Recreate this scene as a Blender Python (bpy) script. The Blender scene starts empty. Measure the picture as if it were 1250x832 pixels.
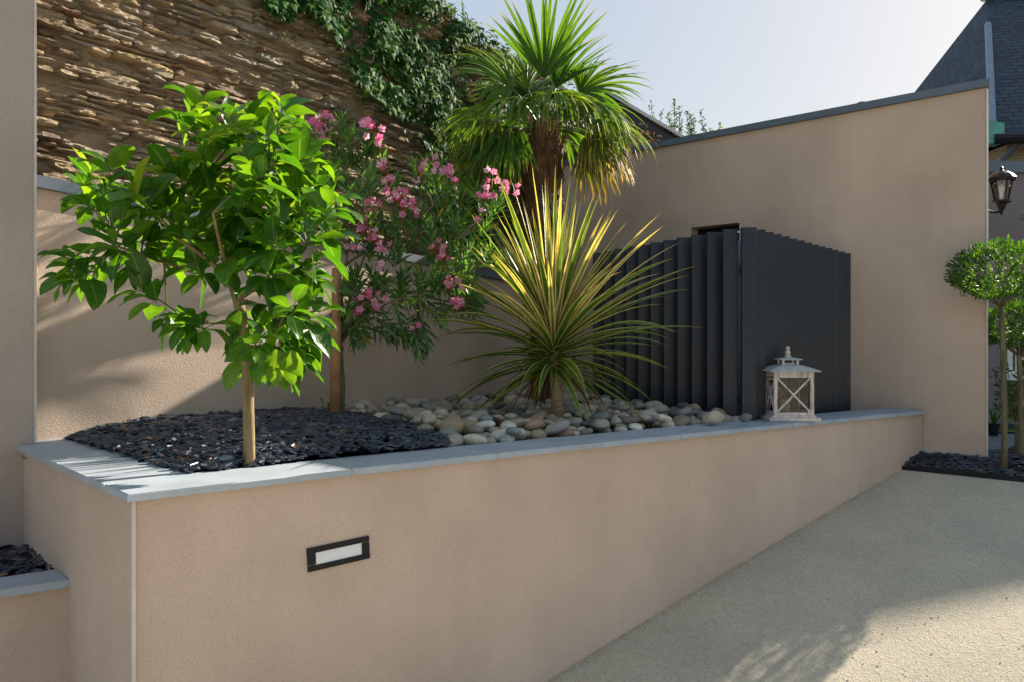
import bpy, math, random
from mathutils import Vector, Matrix, noise
random.seed(7)
R=random.random
def U(a,b): return a+(b-a)*random.random()
E=1.70; F=1000.0; HX=625.0; HY=420.0
sc=bpy.context.scene
col=sc.collection
V=Vector
def W(px,py,Y): return V(((px-HX)/F*Y, Y, E-(py-HY)/F*Y))
def onray(px,Y): return ((px-HX)/F*Y, Y)

# ---------------------------------------------------------------- mesh builder
class MB:
    def __init__(s): s.v=[];s.f=[];s.uv=[];s.r=[];s.mi=[]
    def face(s,idx,uvs=None,r=0.5,m=0):
        s.f.append(tuple(idx)); s.uv.extend(uvs if uvs else [(0,0)]*len(idx)); s.r.extend([r]*len(idx)); s.mi.append(m)
    def add(s,pts,faces,r=0.5,m=0,uvs=None):
        o=len(s.v); s.v.extend(tuple(p) for p in pts)
        for k,f in enumerate(faces): s.face([o+i for i in f],None if uvs is None else [uvs[i] for i in f],r,m)
    def build(s,name,mat,parent=None,smooth=False,link=True):
        me=bpy.data.meshes.new(name); me.from_pydata(s.v,[],s.f)
        l=me.uv_layers.new(name='UVMap'); l.data.foreach_set('uv',[c for p in s.uv for c in p])
        l2=me.uv_layers.new(name='rnd'); l2.data.foreach_set('uv',[c for p in s.r for c in (p,0.0)])
        for mm in (mat if isinstance(mat,(list,tuple)) else [mat]): me.materials.append(mm)
        me.polygons.foreach_set('material_index',s.mi)
        if smooth: me.polygons.foreach_set('use_smooth',[True]*len(me.polygons))
        me.update()
        o=bpy.data.objects.new(name,me)
        if link: col.objects.link(o)
        if parent is not None: o.parent=parent; o.matrix_parent_inverse=Matrix.Translation(parent.location).inverted() if parent.type=='EMPTY' or True else o.matrix_parent_inverse
        return o
def tag(o,label=None,cat=None,group=None,kind=None):
    if label: o['label']=label
    if cat: o['category']=cat
    if group: o['group']=group
    if kind: o['kind']=kind
    return o
def empty(name,loc,label,cat,group=None):
    o=bpy.data.objects.new(name,None); col.objects.link(o); o.location=loc; o.empty_display_size=.1
    return tag(o,label,cat,group)
BOXF=[(0,1,2,3),(7,6,5,4),(0,4,5,1),(1,5,6,2),(2,6,7,3),(3,7,4,0)]
def prism(mb,poly,z0,z1,r=.5,m=0):
    """poly: list of (x,y) in any order; z0,z1 numbers or lists"""
    n=len(poly)
    area=sum(poly[i][0]*poly[(i+1)%n][1]-poly[(i+1)%n][0]*poly[i][1] for i in range(n))
    Z0=list(z0) if isinstance(z0,(list,tuple)) else [z0]*n
    Z1=list(z1) if isinstance(z1,(list,tuple)) else [z1]*n
    if area<0: poly=poly[::-1]; Z0=Z0[::-1]; Z1=Z1[::-1]
    pts=[(p[0],p[1],Z0[i]) for i,p in enumerate(poly)]+[(p[0],p[1],Z1[i]) for i,p in enumerate(poly)]
    fs=[tuple(range(n-1,-1,-1)),tuple(range(n,2*n))]+[(i,(i+1)%n,n+(i+1)%n,n+i) for i in range(n)]
    mb.add(pts,fs,r,m)
def box(mb,c,sx,sy,sz,ax=(1,0),r=.5,m=0,tilt=None):
    """c centre, ax horizontal direction of local x"""
    a=V((ax[0],ax[1],0)).normalized(); b=V((-a.y,a.x,0)); u=V((0,0,1))
    if tilt: 
        rot=Matrix.Rotation(tilt,3,b); a=rot@a; u=rot@u
    c=V(c); pts=[]
    for dz in (-.5,.5):
        for dx,dy in ((-.5,-.5),(.5,-.5),(.5,.5),(-.5,.5)): pts.append(c+a*dx*sx+b*dy*sy+u*dz*sz)
    mb.add(pts,[(3,2,1,0),(4,5,6,7),(0,1,5,4),(1,2,6,5),(2,3,7,6),(3,0,4,7)],r,m)
def frame_of(t):
    t=t.normalized(); a=V((0,0,1)) if abs(t.z)<.9 else V((1,0,0))
    x=t.cross(a).normalized(); return x,x.cross(t).normalized()
def tube(mb,pts,rad,n=6,r=.5,m=0,cap=True):
    pts=[V(p) for p in pts]; k=len(pts)
    if not isinstance(rad,(list,tuple)): rad=[rad]*k
    o=len(mb.v)
    t0=(pts[1]-pts[0]).normalized(); x,y=frame_of(t0)
    for i,p in enumerate(pts):
        t=(pts[min(i+1,k-1)]-pts[max(i-1,0)]).normalized()
        x=(x-t*x.dot(t)).normalized(); y=t.cross(x)
        for j in range(n):
            a=2*math.pi*j/n; mb.v.append(tuple(p+(x*math.cos(a)+y*math.sin(a))*rad[i]))
    for i in range(k-1):
        for j in range(n):
            j2=(j+1)%n
            mb.face((o+i*n+j,o+i*n+j2,o+(i+1)*n+j2,o+(i+1)*n+j),[(j/n,i/k),((j+1)/n,i/k),((j+1)/n,(i+1)/k),(j/n,(i+1)/k)],r,m)
    if cap:
        mb.face([o+j for j in range(n-1,-1,-1)],None,r,m); mb.face([o+(k-1)*n+j for j in range(n)],None,r,m)
def bez(a,b,c,n):
    return [a*(1-t)**2+b*2*t*(1-t)+c*t*t for t in [i/n for i in range(n+1)]]
def lathe(mb,c,prof,n=16,r=.5,m=0,square=False):
    """prof (radius,z) list"""
    o=len(mb.v); c=V(c)
    for (ra,z) in prof:
        for j in range(n):
            a=2*math.pi*(j+.5)/n; k=ra/math.cos(math.pi/4) if square else ra
            mb.v.append((c.x+k*math.cos(a),c.y+k*math.sin(a),c.z+z))
    for i in range(len(prof)-1):
        for j in range(n):
            j2=(j+1)%n; mb.face((o+i*n+j,o+i*n+j2,o+(i+1)*n+j2,o+(i+1)*n+j),None,r,m)
    mb.face([o+j for j in range(n-1,-1,-1)],None,r,m); mb.face([o+(len(prof)-1)*n+j for j in range(n)],None,r,m)
def leaf(mb,base,d,nrm,L,Wd,droop=.3,fold=.25,nl=5,shape='lance',r=None,twist=0,wave=0,side_droop=0):
    """curved leaf: 3 verts across, nl along"""
    d=V(d).normalized(); nrm=V(nrm); nrm=(nrm-d*nrm.dot(d))
    if nrm.length<1e-4: nrm=frame_of(d)[1]
    nrm.normalize(); r=R() if r is None else r
    o=len(mb.v); p=V(base); step=L/nl; ph=R()*6
    for i in range(nl+1):
        t=i/nl
        if shape=='lance': w=math.sin(math.pi*min(1,t*.97+.03)**.8)**.9
        elif shape=='oval': w=max(0,math.sin(math.pi*(t**.78)))**.75
        elif shape=='strap': w=min(1,.55+t*1.6)*(1-t**2.6)
        elif shape=='seg': w=min(1,.35+t*2)*(1-t**2)
        w=max(w,.02)*Wd*.5
        s=d.cross(nrm).normalized()
        if twist: s=Matrix.Rotation(twist*t,3,d)@s
        n2=s.cross(d)
        wv=wave*math.sin(ph+t*9)*w
        mb.v.append(tuple(p-s*w+n2*(fold*w+wv)));mb.v.append(tuple(p));mb.v.append(tuple(p+s*w+n2*(fold*w-wv)))
        p=p+d*step
        # droop bends toward gravity
        g=V((0,0,-1)); d2=(d+g*droop/nl*(.4+1.3*t)).normalized(); 
        q=d.rotation_difference(d2); nrm=q@nrm; d=d2
    for i in range(nl):
        a=o+i*3; t0=i/nl; t1=(i+1)/nl
        mb.face((a,a+1,a+4,a+3),[(0,t0),(.5,t0),(.5,t1),(0,t1)],r)
        mb.face((a+1,a+2,a+5,a+4),[(.5,t0),(1,t0),(1,t1),(.5,t1)],r)

# ---------------------------------------------------------------- materials
class NT:
    def __init__(s,name):
        s.m=bpy.data.materials.new(name); s.m.use_nodes=True; s.t=s.m.node_tree; s.n=s.t.nodes; s.l=s.t.links
        s.b=s.n['Principled BSDF']; s.out=s.n['Material Output']
    def N(s,t,**k):
        n=s.n.new(t)
        for a,b in k.items(): setattr(n,a,b)
        return n
    def pos(s): return s.N('ShaderNodeNewGeometry').outputs['Position']
    def noise(s,scale,detail=4,rough=.55,vec=None,dist=0):
        n=s.N('ShaderNodeTexNoise'); n.inputs['Scale'].default_value=scale; n.inputs['Detail'].default_value=detail
        n.inputs['Roughness'].default_value=rough; n.inputs['Distortion'].default_value=dist
        s.l.new(vec if vec is not None else s.pos(),n.inputs['Vector']); return n.outputs['Fac']
    def ramp(s,fac,stops):
        n=s.N('ShaderNodeValToRGB'); e=n.color_ramp.elements
        while len(e)<len(stops): e.new(.5)
        for i,(p,c) in enumerate(stops): e[i].position=p; e[i].color=(*c,1)
        s.l.new(fac,n.inputs['Fac']); return n.outputs['Color']
    def mix(s,fac,a,b,mode='MIX'):
        n=s.N('ShaderNodeMix',data_type='RGBA',blend_type=mode)
        for k,x in ((0,fac),(6,a),(7,b)):
            if isinstance(x,(int,float)): n.inputs[k].default_value=x
            elif isinstance(x,tuple): n.inputs[k].default_value=(*x,1)
            else: s.l.new(x,n.inputs[k])
        return n.outputs[2]
    def bump(s,h,strength=.5,dist=.01,prev=None):
        n=s.N('ShaderNodeBump'); n.inputs['Strength'].default_value=strength; n.inputs['Distance'].default_value=dist
        s.l.new(h,n.inputs['Height'])
        if prev is not None: s.l.new(prev,n.inputs['Normal'])
        return n.outputs['Normal']
    def col(s,c): 
        if isinstance(c,tuple): s.b.inputs['Base Color'].default_value=(*c,1)
        else: s.l.new(c,s.b.inputs['Base Color'])
    def set(s,rough=.6,metal=0,spec=.5):
        s.b.inputs['Roughness'].default_value=rough; s.b.inputs['Metallic'].default_value=metal; s.b.inputs['Specular IOR Level'].default_value=spec; return s
def stucco(name,c,bs=.55):
    m=NT(name); m.set(.95,0,.15)
    big=m.noise(1.3,3); fine=m.noise(140,2,.6); 
    c2=tuple(x*.86 for x in c); c3=tuple(min(1,x*1.1) for x in c)
    k=m.ramp(big,[(.3,c2),(.7,c3)])
    k=m.mix(m.ramp(fine,[(.35,(.80,.80,.80)),(.6,(1,1,1))]),k,k) if False else m.mix(1.0,k,m.ramp(fine,[(.30,(.86,.85,.84)),(.52,(1,1,1))]),'MULTIPLY')
    # faint vertical streaks / weathering
    mp=m.N('ShaderNodeMapping'); mp.inputs['Scale'].default_value=(9,9,.7); m.l.new(m.pos(),mp.inputs['Vector'])
    st=m.noise(1,5,.6,mp.outputs['Vector'])
    k=m.mix(1.0,k,m.ramp(st,[(.3,(.965,.96,.955)),(.55,(1,1,1))]),'MULTIPLY')
    m.col(k)
    mp2=m.N('ShaderNodeMapping'); mp2.inputs['Scale'].default_value=(1,1,1.5); m.l.new(m.pos(),mp2.inputs['Vector'])
    a=m.noise(95,3,.6,mp2.outputs['Vector'],.8)
    b=m.noise(260,2,.5)
    h=m.mix(.35,a,b)
    m.l.new(m.bump(h,bs,.008),m.b.inputs['Normal']); return m.m
def simple(name,c,rough=.5,metal=0,var=.12,scale=8,bump=0,bscale=60,spec=.5):
    m=NT(name); m.set(rough,metal,spec)
    k=m.ramp(m.noise(scale,4),[(.3,tuple(x*(1-var) for x in c)),(.7,tuple(min(1,x*(1+var)) for x in c))]); m.col(k)
    if bump: m.l.new(m.bump(m.noise(bscale,4),bump,.006),m.b.inputs['Normal'])
    return m.m
def uvsep(m,layer):
    u=m.N('ShaderNodeUVMap',uv_map=layer); s=m.N('ShaderNodeSeparateXYZ'); m.l.new(u.outputs['UV'],s.inputs[0]); return s.outputs
def leafmat(name,stops,rough=.4,trans=.35,tc=(1.5,1.6,.5),midrib=None,edge=None,tip=None,spec=.5):
    m=NT(name); m.set(rough,0,spec)
    rn=uvsep(m,'rnd')[0]; k=m.ramp(rn,stops)
    uv=uvsep(m,'UVMap')
    a=m.N('ShaderNodeMath',operation='SUBTRACT'); m.l.new(uv[0],a.inputs[0]); a.inputs[1].default_value=.5
    b=m.N('ShaderNodeMath',operation='ABSOLUTE'); m.l.new(a.outputs[0],b.inputs[0])
    if midrib: k=m.mix(m.ramp(b.outputs[0],[(.0,(1,1,1)),(.06,(0,0,0))]),k,midrib)
    if edge: k=m.mix(m.ramp(b.outputs[0],[(edge[1],(0,0,0)),(edge[2],(1,1,1))]),k,edge[0])
    if tip: k=m.mix(m.ramp(uv[1],[(tip[1],(0,0,0)),(1,(1,1,1))]),k,tip[0])
    k=m.mix(1.0,k,m.ramp(m.noise(24,5,.65),[(.28,(.62,.66,.60)),(.5,(.95,.95,.95)),(.72,(1.12,1.08,1.0))]),'MULTIPLY')
    m.col(k)
    tr=m.N('ShaderNodeBsdfTranslucent'); m.l.new(m.mix(1.0,k,tc,'MULTIPLY'),tr.inputs['Color'])
    mx=m.N('ShaderNodeMixShader'); mx.inputs[0].default_value=trans
    m.l.new(m.b.outputs[0],mx.inputs[1]); m.l.new(tr.outputs[0],mx.inputs[2]); m.l.new(mx.outputs[0],m.out.inputs['Surface'])
    m.l.new(m.bump(m.noise(40,4),.4,.006),m.b.inputs['Normal'])
    return m.m
M={}
M['stucco']=stucco('warm_render',(.64,.495,.395))
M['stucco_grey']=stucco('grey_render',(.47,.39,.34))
M['stucco_back']=stucco('back_render',(.60,.475,.38),.7)
M['stucco_house']=stucco('mauve_render',(.24,.21,.22),.3)
M['bead']=simple('corner_bead',(.62,.55,.50),.7)
M['coping']=simple('stone_coping',(.36,.41,.46),.55,0,.13,5,.25,120)
M['coping_side']=M['coping']
M['grout']=simple('grout',(.5,.47,.42),.9)
M['zinc']=simple('zinc_cap',(.105,.135,.175),.5,.0,.15,3)
M['zinc_light']=simple('zinc_pale',(.42,.42,.42),.4,.3,.12,3)
M['soil']=simple('soil',(.05,.045,.045),.95,0,.3,20,.6,40)
M['anthracite']=simple('anthracite_aluminium',(.0055,.0125,.024),.38,0,.3,30,.06,25,.45)
M['alu_edge']=simple('bare_edge',(.30,.30,.28),.4,.2,.1)
M['paving']=simple('blue_paving',(.13,.17,.21),.6,0,.15,3)
M['dark']=simple('dark_metal',(.009,.010,.013),.45,0,.2,8,0,60,.3)
M['white']=simple('white_plastic',(.75,.75,.73),.4,0,.03)
M['grass']=simple('lawn_green',(.06,.14,.02),.9,0,.4,25,.5,90)
M['ground']=simple('earth_ground',(.20,.18,.15),.95,0,.2,2)
M['copper']=simple('green_copper',(.10,.33,.27),.6,0,.2,8)
M['lamp_frost']=simple('frosted_diffuser',(.80,.80,.84),.3,0,.02)
M['wood']=simple('stake_wood',(.36,.19,.075),.7,0,.2,12,.3,70)
M['candle']=simple('candle_wax',(.5,.43,.36),.6)
def driveway_mat():
    m=NT('resin_gravel'); m.set(.95,0,.15)
    vo=m.N('ShaderNodeTexVoronoi'); vo.inputs['Scale'].default_value=170; m.l.new(m.pos(),vo.inputs['Vector'])
    s=m.N('ShaderNodeSeparateColor'); m.l.new(vo.outputs['Color'],s.inputs[0])
    k=m.ramp(s.outputs[0],[(0,(.32,.28,.21)),(.06,(.55,.48,.34)),(.55,(.56,.50,.385)),(.97,(.62,.56,.45)),(1,(.34,.35,.36))])
    k=m.mix(1.0,k,m.ramp(m.noise(1.6,4),[(.3,(.84,.84,.85)),(.7,(1.04,1.03,1.0))]),'MULTIPLY')
    k=m.mix(1.0,k,m.ramp(m.noise(35,3,.7),[(.35,(.88,.88,.88)),(.6,(1,1,1))]),'MULTIPLY')
    m.col(k)
    m.l.new(m.bump(vo.outputs['Distance'],.45,.004,m.bump(m.noise(60,3),.4,.008)),m.b.inputs['Normal']); return m.m
M['drive']=driveway_mat()
def stone_mat():
    m=NT('schist_stone'); m.set(.85,0,.25)
    rn=uvsep(m,'rnd')[0]
    k=m.ramp(rn,[(0,(.26,.20,.14)),(.15,(.55,.43,.28)),(.3,(.45,.41,.34)),(.45,(.60,.48,.31)),(.6,(.44,.42,.36)),(.75,(.62,.46,.26)),(.88,(.38,.34,.29)),(1,(.34,.20,.11))])
    mp=m.N('ShaderNodeMapping'); mp.inputs['Scale'].default_value=(3,3,22); m.l.new(m.pos(),mp.inputs['Vector'])
    st=m.noise(1.6,6,.65,mp.outputs['Vector'],.6)
    k=m.mix(1.0,k,m.ramp(st,[(.3,(.50,.47,.44)),(.6,(1.12,1.08,1.02))]),'MULTIPLY')
    k=m.mix(m.ramp(m.noise(5,4),[(.55,(0,0,0)),(.75,(.6,.6,.6))]),k,(.36,.27,.17))
    m.col(k)
    m.l.new(m.bump(st,1.0,.035,m.bump(m.noise(48,6,.75),1.0,.022)),m.b.inputs['Normal']); return m.m
M['stone']=stone_mat()
def mortar_mat():
    m=NT('lime_mortar'); m.set(.95,0,.1)
    m.col(m.ramp(m.noise(7,5),[(.3,(.32,.235,.15)),(.7,(.55,.42,.28))]))
    m.l.new(m.bump(m.noise(26,6,.75),1.0,.05),m.b.inputs['Normal']); return m.m
M['mortar']=mortar_mat()
def slate_mat():
    m=NT('slate_chips'); m.set(.42,0,.6)
    rn=uvsep(m,'rnd')[0]
    m.col(m.ramp(rn,[(0,(.009,.015,.028)),(.5,(.022,.034,.056)),(.9,(.052,.070,.10)),(.965,(.11,.125,.15)),(.975,(.17,.075,.04)),(1,(.22,.12,.07))]))
    m.l.new(m.bump(m.noise(70,3),.4,.003),m.b.inputs['Normal']); return m.m
M['slate']=slate_mat()
PEB=[(0,(.46,.40,.30)),(.12,(.66,.60,.49)),(.25,(.22,.26,.25)),(.38,(.38,.35,.29)),(.5,(.34,.27,.17)),(.62,(.20,.23,.23)),(.72,(.48,.42,.34)),(.82,(.38,.26,.18)),(.92,(.12,.14,.145)),(1,(.74,.70,.64))]
def pebble_mat(name,obj):
    m=NT(name); m.set(.55,0,.4)
    src=m.N('ShaderNodeObjectInfo').outputs['Random'] if obj else uvsep(m,'rnd')[0]
    k=m.ramp(src,PEB)
    k=m.mix(1.0,k,m.ramp(m.noise(22,4,.6,None,1.2),[(.35,(.78,.76,.74)),(.65,(1.1,1.08,1.05))]),'MULTIPLY'); m.col(k)
    m.l.new(m.bump(m.noise(80,3),.2,.004),m.b.inputs['Normal']); return m.m
M['pebble']=pebble_mat('river_stone',True); M['pebble2']=pebble_mat('river_stone_bulk',False)
def roof_mat():
    m=NT('slate_roof'); m.set(.6,0,.25)
    uv=m.N('ShaderNodeUVMap',uv_map='UVMap')
    br=m.N('ShaderNodeTexBrick'); m.l.new(uv.outputs['UV'],br.inputs['Vector'])
    for k,v in (('Scale',1.0),('Mortar Size',.012),('Brick Width',.22),('Row Height',.105)): br.inputs[k].default_value=v
    br.inputs['Color1'].default_value=(.014,.034,.062,1); br.inputs['Color2'].default_value=(.034,.064,.100,1); br.inputs['Mortar'].default_value=(.008,.010,.014,1)
    k=m.mix(m.ramp(m.noise(2.0,5,.7),[(.55,(0,0,0)),(.8,(.55,.55,.55))]),br.outputs['Color'],(.055,.09,.11))
    m.col(k); m.l.new(m.bump(br.outputs['Fac'],.7,-.02),m.b.inputs['Normal']); return m.m
M['roof']=roof_mat()
def glass(name,tint,rough=.02,alpha=.75):
    m=NT(name); tr=m.N('ShaderNodeBsdfTransparent'); tr.inputs['Color'].default_value=(*tint,1)
    gl=m.N('ShaderNodeBsdfGlossy'); gl.inputs['Roughness'].default_value=rough
    fr=m.N('ShaderNodeFresnel'); fr.inputs['IOR'].default_value=1.5
    mx=m.N('ShaderNodeMixShader'); m.l.new(fr.outputs[0],mx.inputs[0]); m.l.new(tr.outputs[0],mx.inputs[1]); m.l.new(gl.outputs[0],mx.inputs[2])
    m.l.new(mx.outputs[0],m.out.inputs['Surface']); return m.m
M['glass']=glass('lantern_glass',(.72,.68,.64))
M['glass_lamp']=glass('lamp_glass',(.9,.9,.88))
def worn_wood():
    m=NT('whitewashed_wood'); m.set(.75,0,.3)
    mp=m.N('ShaderNodeMapping'); mp.inputs['Scale'].default_value=(60,60,9); m.l.new(m.pos(),mp.inputs['Vector'])
    k=m.ramp(m.noise(1.2,5,.7,mp.outputs['Vector']),[(.30,(.24,.16,.12)),(.44,(.55,.48,.43)),(.7,(.74,.70,.66))]); m.col(k); return m.m
M['whitewood']=worn_wood()
M['lantern_roof']=simple('lantern_tin',(.50,.50,.50),.45,.2,.15,30)
def bark(name,a,b,sc=(30,30,6),bs=.6):
    m=NT(name); m.set(.85,0,.2)
    mp=m.N('ShaderNodeMapping'); mp.inputs['Scale'].default_value=sc; m.l.new(m.pos(),mp.inputs['Vector'])
    n=m.noise(1,5,.6,mp.outputs['Vector']); m.col(m.ramp(n,[(.3,a),(.7,b)])); m.l.new(m.bump(n,bs,.01),m.b.inputs['Normal']); return m.m
M['lemon_bark']=bark('lemon_bark',(.14,.10,.05),(.34,.25,.13))
M['ole_bark']=bark('oleander_bark',(.10,.085,.05),(.24,.20,.13))
M['red_stem']=simple('red_stalk',(.35,.06,.035),.6)
M['cord_bark']=bark('cordyline_bark',(.19,.13,.075),(.42,.31,.20),(25,25,60))
M['topi_bark']=bark('topiary_bark',(.09,.08,.045),(.22,.19,.11))
M['fibre']=bark('palm_fibre',(.045,.025,.014),(.21,.125,.07),(40,40,14),1.0)
M['fibre_strand']=leafmat('palm_strand',[(0,(.07,.038,.02)),(.6,(.17,.10,.055)),(1,(.30,.20,.11))],.8,.2,(1.2,1.1,1))
M['lemon']=leafmat('lemon_leaf',[(0,(.030,.105,.010)),(.45,(.052,.155,.012)),(.8,(.105,.235,.014)),(.97,(.16,.28,.02)),(1,(.19,.27,.03))],.33,.46,(2.3,2.1,.6),midrib=(.14,.26,.04))
M['oleander']=leafmat('oleander_leaf',[(0,(.055,.135,.055)),(.6,(.11,.235,.08)),(.95,(.20,.35,.065)),(.98,(.10,.19,.03)),(1,(.42,.30,.03))],.42,.32,(1.9,2.0,.6),midrib=(.09,.17,.06))
M['petal']=leafmat('pink_petal',[(0,(.78,.16,.40)),(.6,(.90,.34,.56)),(1,(.94,.60,.74))],.6,.5,(1.2,1.15,1.15))
M['petal_core']=simple('pale_core',(.8,.55,.35),.6)
M['palm']=leafmat('palm_leaf',[(0,(.045,.11,.02)),(.5,(.085,.18,.025)),(.9,(.17,.26,.03)),(1,(.30,.29,.05))],.5,.44,(2.0,1.9,.5),midrib=(.10,.18,.04),tip=((.28,.20,.07),.80),spec=.2)
M['palm_old']=leafmat('palm_leaf_old',[(0,(.08,.13,.02)),(.5,(.14,.18,.025)),(.9,(.26,.24,.04)),(1,(.36,.26,.08))],.6,.45,(1.9,1.7,.5),midrib=(.16,.2,.05),tip=((.42,.26,.10),.55))
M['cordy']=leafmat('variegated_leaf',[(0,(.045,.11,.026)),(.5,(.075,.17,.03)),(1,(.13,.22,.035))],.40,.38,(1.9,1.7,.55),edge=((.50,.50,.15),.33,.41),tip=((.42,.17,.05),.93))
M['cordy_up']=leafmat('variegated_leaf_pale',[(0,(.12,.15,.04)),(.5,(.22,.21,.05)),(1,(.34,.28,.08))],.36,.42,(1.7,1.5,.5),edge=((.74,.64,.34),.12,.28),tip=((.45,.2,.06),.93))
M['ivy']=leafmat('ivy_leaf',[(0,(.018,.065,.016)),(.6,(.038,.13,.028)),(.92,(.10,.23,.035)),(1,(.16,.25,.03))],.6,.35,(1.8,2.0,.4),midrib=(.06,.13,.05),spec=.12)
M['topi']=leafmat('topiary_leaf',[(0,(.025,.075,.012)),(.5,(.05,.13,.018)),(1,(.12,.22,.03))],.55,.38,(1.9,2.0,.5))
M['shrub']=leafmat('shrub_leaf',[(0,(.03,.06,.02)),(.6,(.06,.11,.03)),(1,(.16,.20,.06))],.5,.35,(1.6,1.7,.6))
M['twig']=simple('dry_twig',(.11,.075,.05),.9)

# ---------------------------------------------------------------- layout
def yb(px):
    t=(px-155.4)/(1131-155.4); return 612.5-(px-155.4)*.1107-3.0*4*t*(1-t)
def front(px,z=.5): return V(onray(px,500/(yb(px)-HY)))   # outer bottom edge of coping
C0=front(155.4); CE=front(1131)
Ud=V((.782,.623)); Vd=V((-.66,.751)); Bd=V((-.744,.668)); Kd=V((.645,.764))
def perp(d): return V((-d.y,d.x))
ZC=E-.5; ZT=E-.475
N=40
pxs=[155.4+(1131-155.4)*i/N for i in range(N+1)]
def off(px,d):
    a=front(max(px-5,150)); b=front(min(px+5,1136)); t=(b-a).normalized(); return front(px)+perp(t)*d
W_COP=.315
# exact corner points for return/front offset lines
def corner(d):
    # intersection of front line offset d inward and return line offset d inward
    t=(front(190)-C0).normalized(); n1=perp(t); n2=V((Vd.y,-Vd.x))
    a=C0+n1*d; b=C0+n2*d
    den=t.x*Vd.y-t.y*Vd.x; w=b-a; k=(w.x*Vd.y-w.y*Vd.x)/den; return a+t*k
RET=1.66
RE=C0+Vd*RET
n2=V((Vd.y,-Vd.x))
GD=V((.707,.707)); P0=V((2.76,5.75))
def ramp_z(x,y):
    g=(V((x,y))-P0).dot(GD); g=min(g,0)
    if g<-3.8: return E-.88-.2135*3.8
    return E-.88+.2135*g

# ---- driveway
mb=MB(); Gp=V((.707,-.707))
rows=[-60,-10,-3.8,-3,-2,-1,0]; 
for i,g in enumerate(rows):
    for h in (-30,40):
        p=P0+GD*g+Gp*h; mb.v.append((p.x,p.y,ramp_z(p.x,p.y)))
for i in range(len(rows)-1): mb.face((2*i,2*i+1,2*i+3,2*i+2))
tag(mb.build('driveway',M['drive']),kind='structure')
mb=MB(); zg=E-.90
q=[P0+GD*.001+Gp*-250,P0+GD*.001+Gp*250,P0+GD*400+Gp*250,P0+GD*400+Gp*-250]
mb.add([(p.x,p.y,zg) for p in q],[(0,1,2,3)]); tag(mb.build('ground',M['ground']),kind='structure')

# ---- front retaining wall
rw=empty('retaining_wall',(C0.x,C0.y,E-1.5),'long beige rendered planter wall with pale blue-grey stone coping beside the sloping driveway','wall')
mb=MB(); IN=.03; TH=.24
outer=[off(p,IN) for p in pxs if p>190]; inner=[off(p,IN+TH) for p in pxs if p>190]
cO=corner(IN); cI=corner(IN+TH)
outer=[cO]+outer; inner=[cI]+inner
for i in range(len(outer)-1):
    pass
zb=E-1.95
o=len(mb.v); k=len(outer)
for p in outer: mb.v.append((p.x,p.y,zb)); mb.v.append((p.x,p.y,ZC))
for p in inner: mb.v.append((p.x,p.y,zb)); mb.v.append((p.x,p.y,ZC))
for i in range(k-1):
    mb.face((2*i,2*i+2,2*i+3,2*i+1)); mb.face((2*(k+i)+2,2*(k+i),2*(k+i)+1,2*(k+i)+3)); mb.face((2*i+1,2*i+3,2*(k+i)+3,2*(k+i)+1))
mb.build('front_face',M['stucco'],rw)
mb=MB(); rO=RE+n2*IN+Vd*.06; rI=RE+n2*(IN+TH)+Vd*.06
prism(mb,[tuple(cO),tuple(rO),tuple(rI),tuple(cI)],zb,ZC-.001); mb.build('return_face',M['stucco'],rw)
for pj,lab in ((1050,'pale vertical render joint'),):
    mb=MB(); q=off(pj,IN-.0006); tt=(front(pj+4)-front(pj-4)).normalized(); zz=ramp_z(q.x,q.y)
    box(mb,(q.x,q.y,(zz+ZC)/2),.006 if pj>1000 else .002,.003,ZC-zz-.01,(tt.x,tt.y)); jo=mb.build('render_joint',M['bead'] if pj>1000 else M['stucco_back'],rw)
mb=MB(); c=cO+V((-.004,-.006)); box(mb,(c.x+.004,c.y+.001,(zb+ZC)/2-.002),.012,.010,ZC-zb-.006,(Ud.x,Ud.y)); mb.build('corner_bead',M['bead'],rw)
# coping slabs
def slab(poly,name='coping_slab',z0=ZC,z1=ZT,mat=None,par=rw):
    mb=MB(); n=len(poly); c=sum((V(p) for p in poly),V((0,0)))/n
    b=.004; j=U(-.0012,.0012)
    area=sum(poly[i][0]*poly[(i+1)%n][1]-poly[(i+1)%n][0]*poly[i][1] for i in range(n))
    if area<0: poly=poly[::-1]
    top=[]
    for p in poly:
        p=V(p); d=(c-p); top.append(p+V((math.copysign(min(b,abs(d.x)),d.x),math.copysign(min(b,abs(d.y)),d.y))))
    pts=[(p[0],p[1],z0) for p in poly]+[(p[0],p[1],z1-b+j) for p in poly]+[(p.x,p.y,z1+j) for p in top]
    fs=[tuple(range(n-1,-1,-1)),tuple(range(2*n,3*n))]+[(i,(i+1)%n,n+(i+1)%n,n+i) for i in range(n)]+[(n+i,n+(i+1)%n,2*n+(i+1)%n,2*n+i) for i in range(n)]
    mb.add(pts,fs,R()); return mb.build(name,mat or M['coping'],par)
def ret_t(px):  # distance along return for outer px
    lo,hi=0,2.2
    for _ in range(40):
        mid=(lo+hi)/2; p=C0+Vd*mid
        if HX+F*p.x/p.y>px: lo=mid
        else: hi=mid
    return lo
js=[155.4,430,607.5,735,831,906,968,1017,1059,1096,1131]
g=.0018
for a,b in zip(js[:-1],js[1:]):
    seg=[a]+[p for p in pxs if a+4<p<b-4]+[b]
    seg[-1]=b-.55 
    o_=[front(p) for p in seg]; i_=[off(p,W_COP) for p in seg]
    if a==155.4: o_[0]=C0; i_[0]=corner(W_COP); i_=[i_[0]]+[q for q,p in zip(i_[1:],seg[1:]) if (q-corner(W_COP)).dot(Ud)>.02]
    if a==155.4: o_=[C0+Vd*(ret_t(127)-.0015)]+o_; i_=[corner(W_COP)]+i_[1:]
    slab([tuple(p) for p in o_]+[tuple(p) for p in reversed(i_)])
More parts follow.
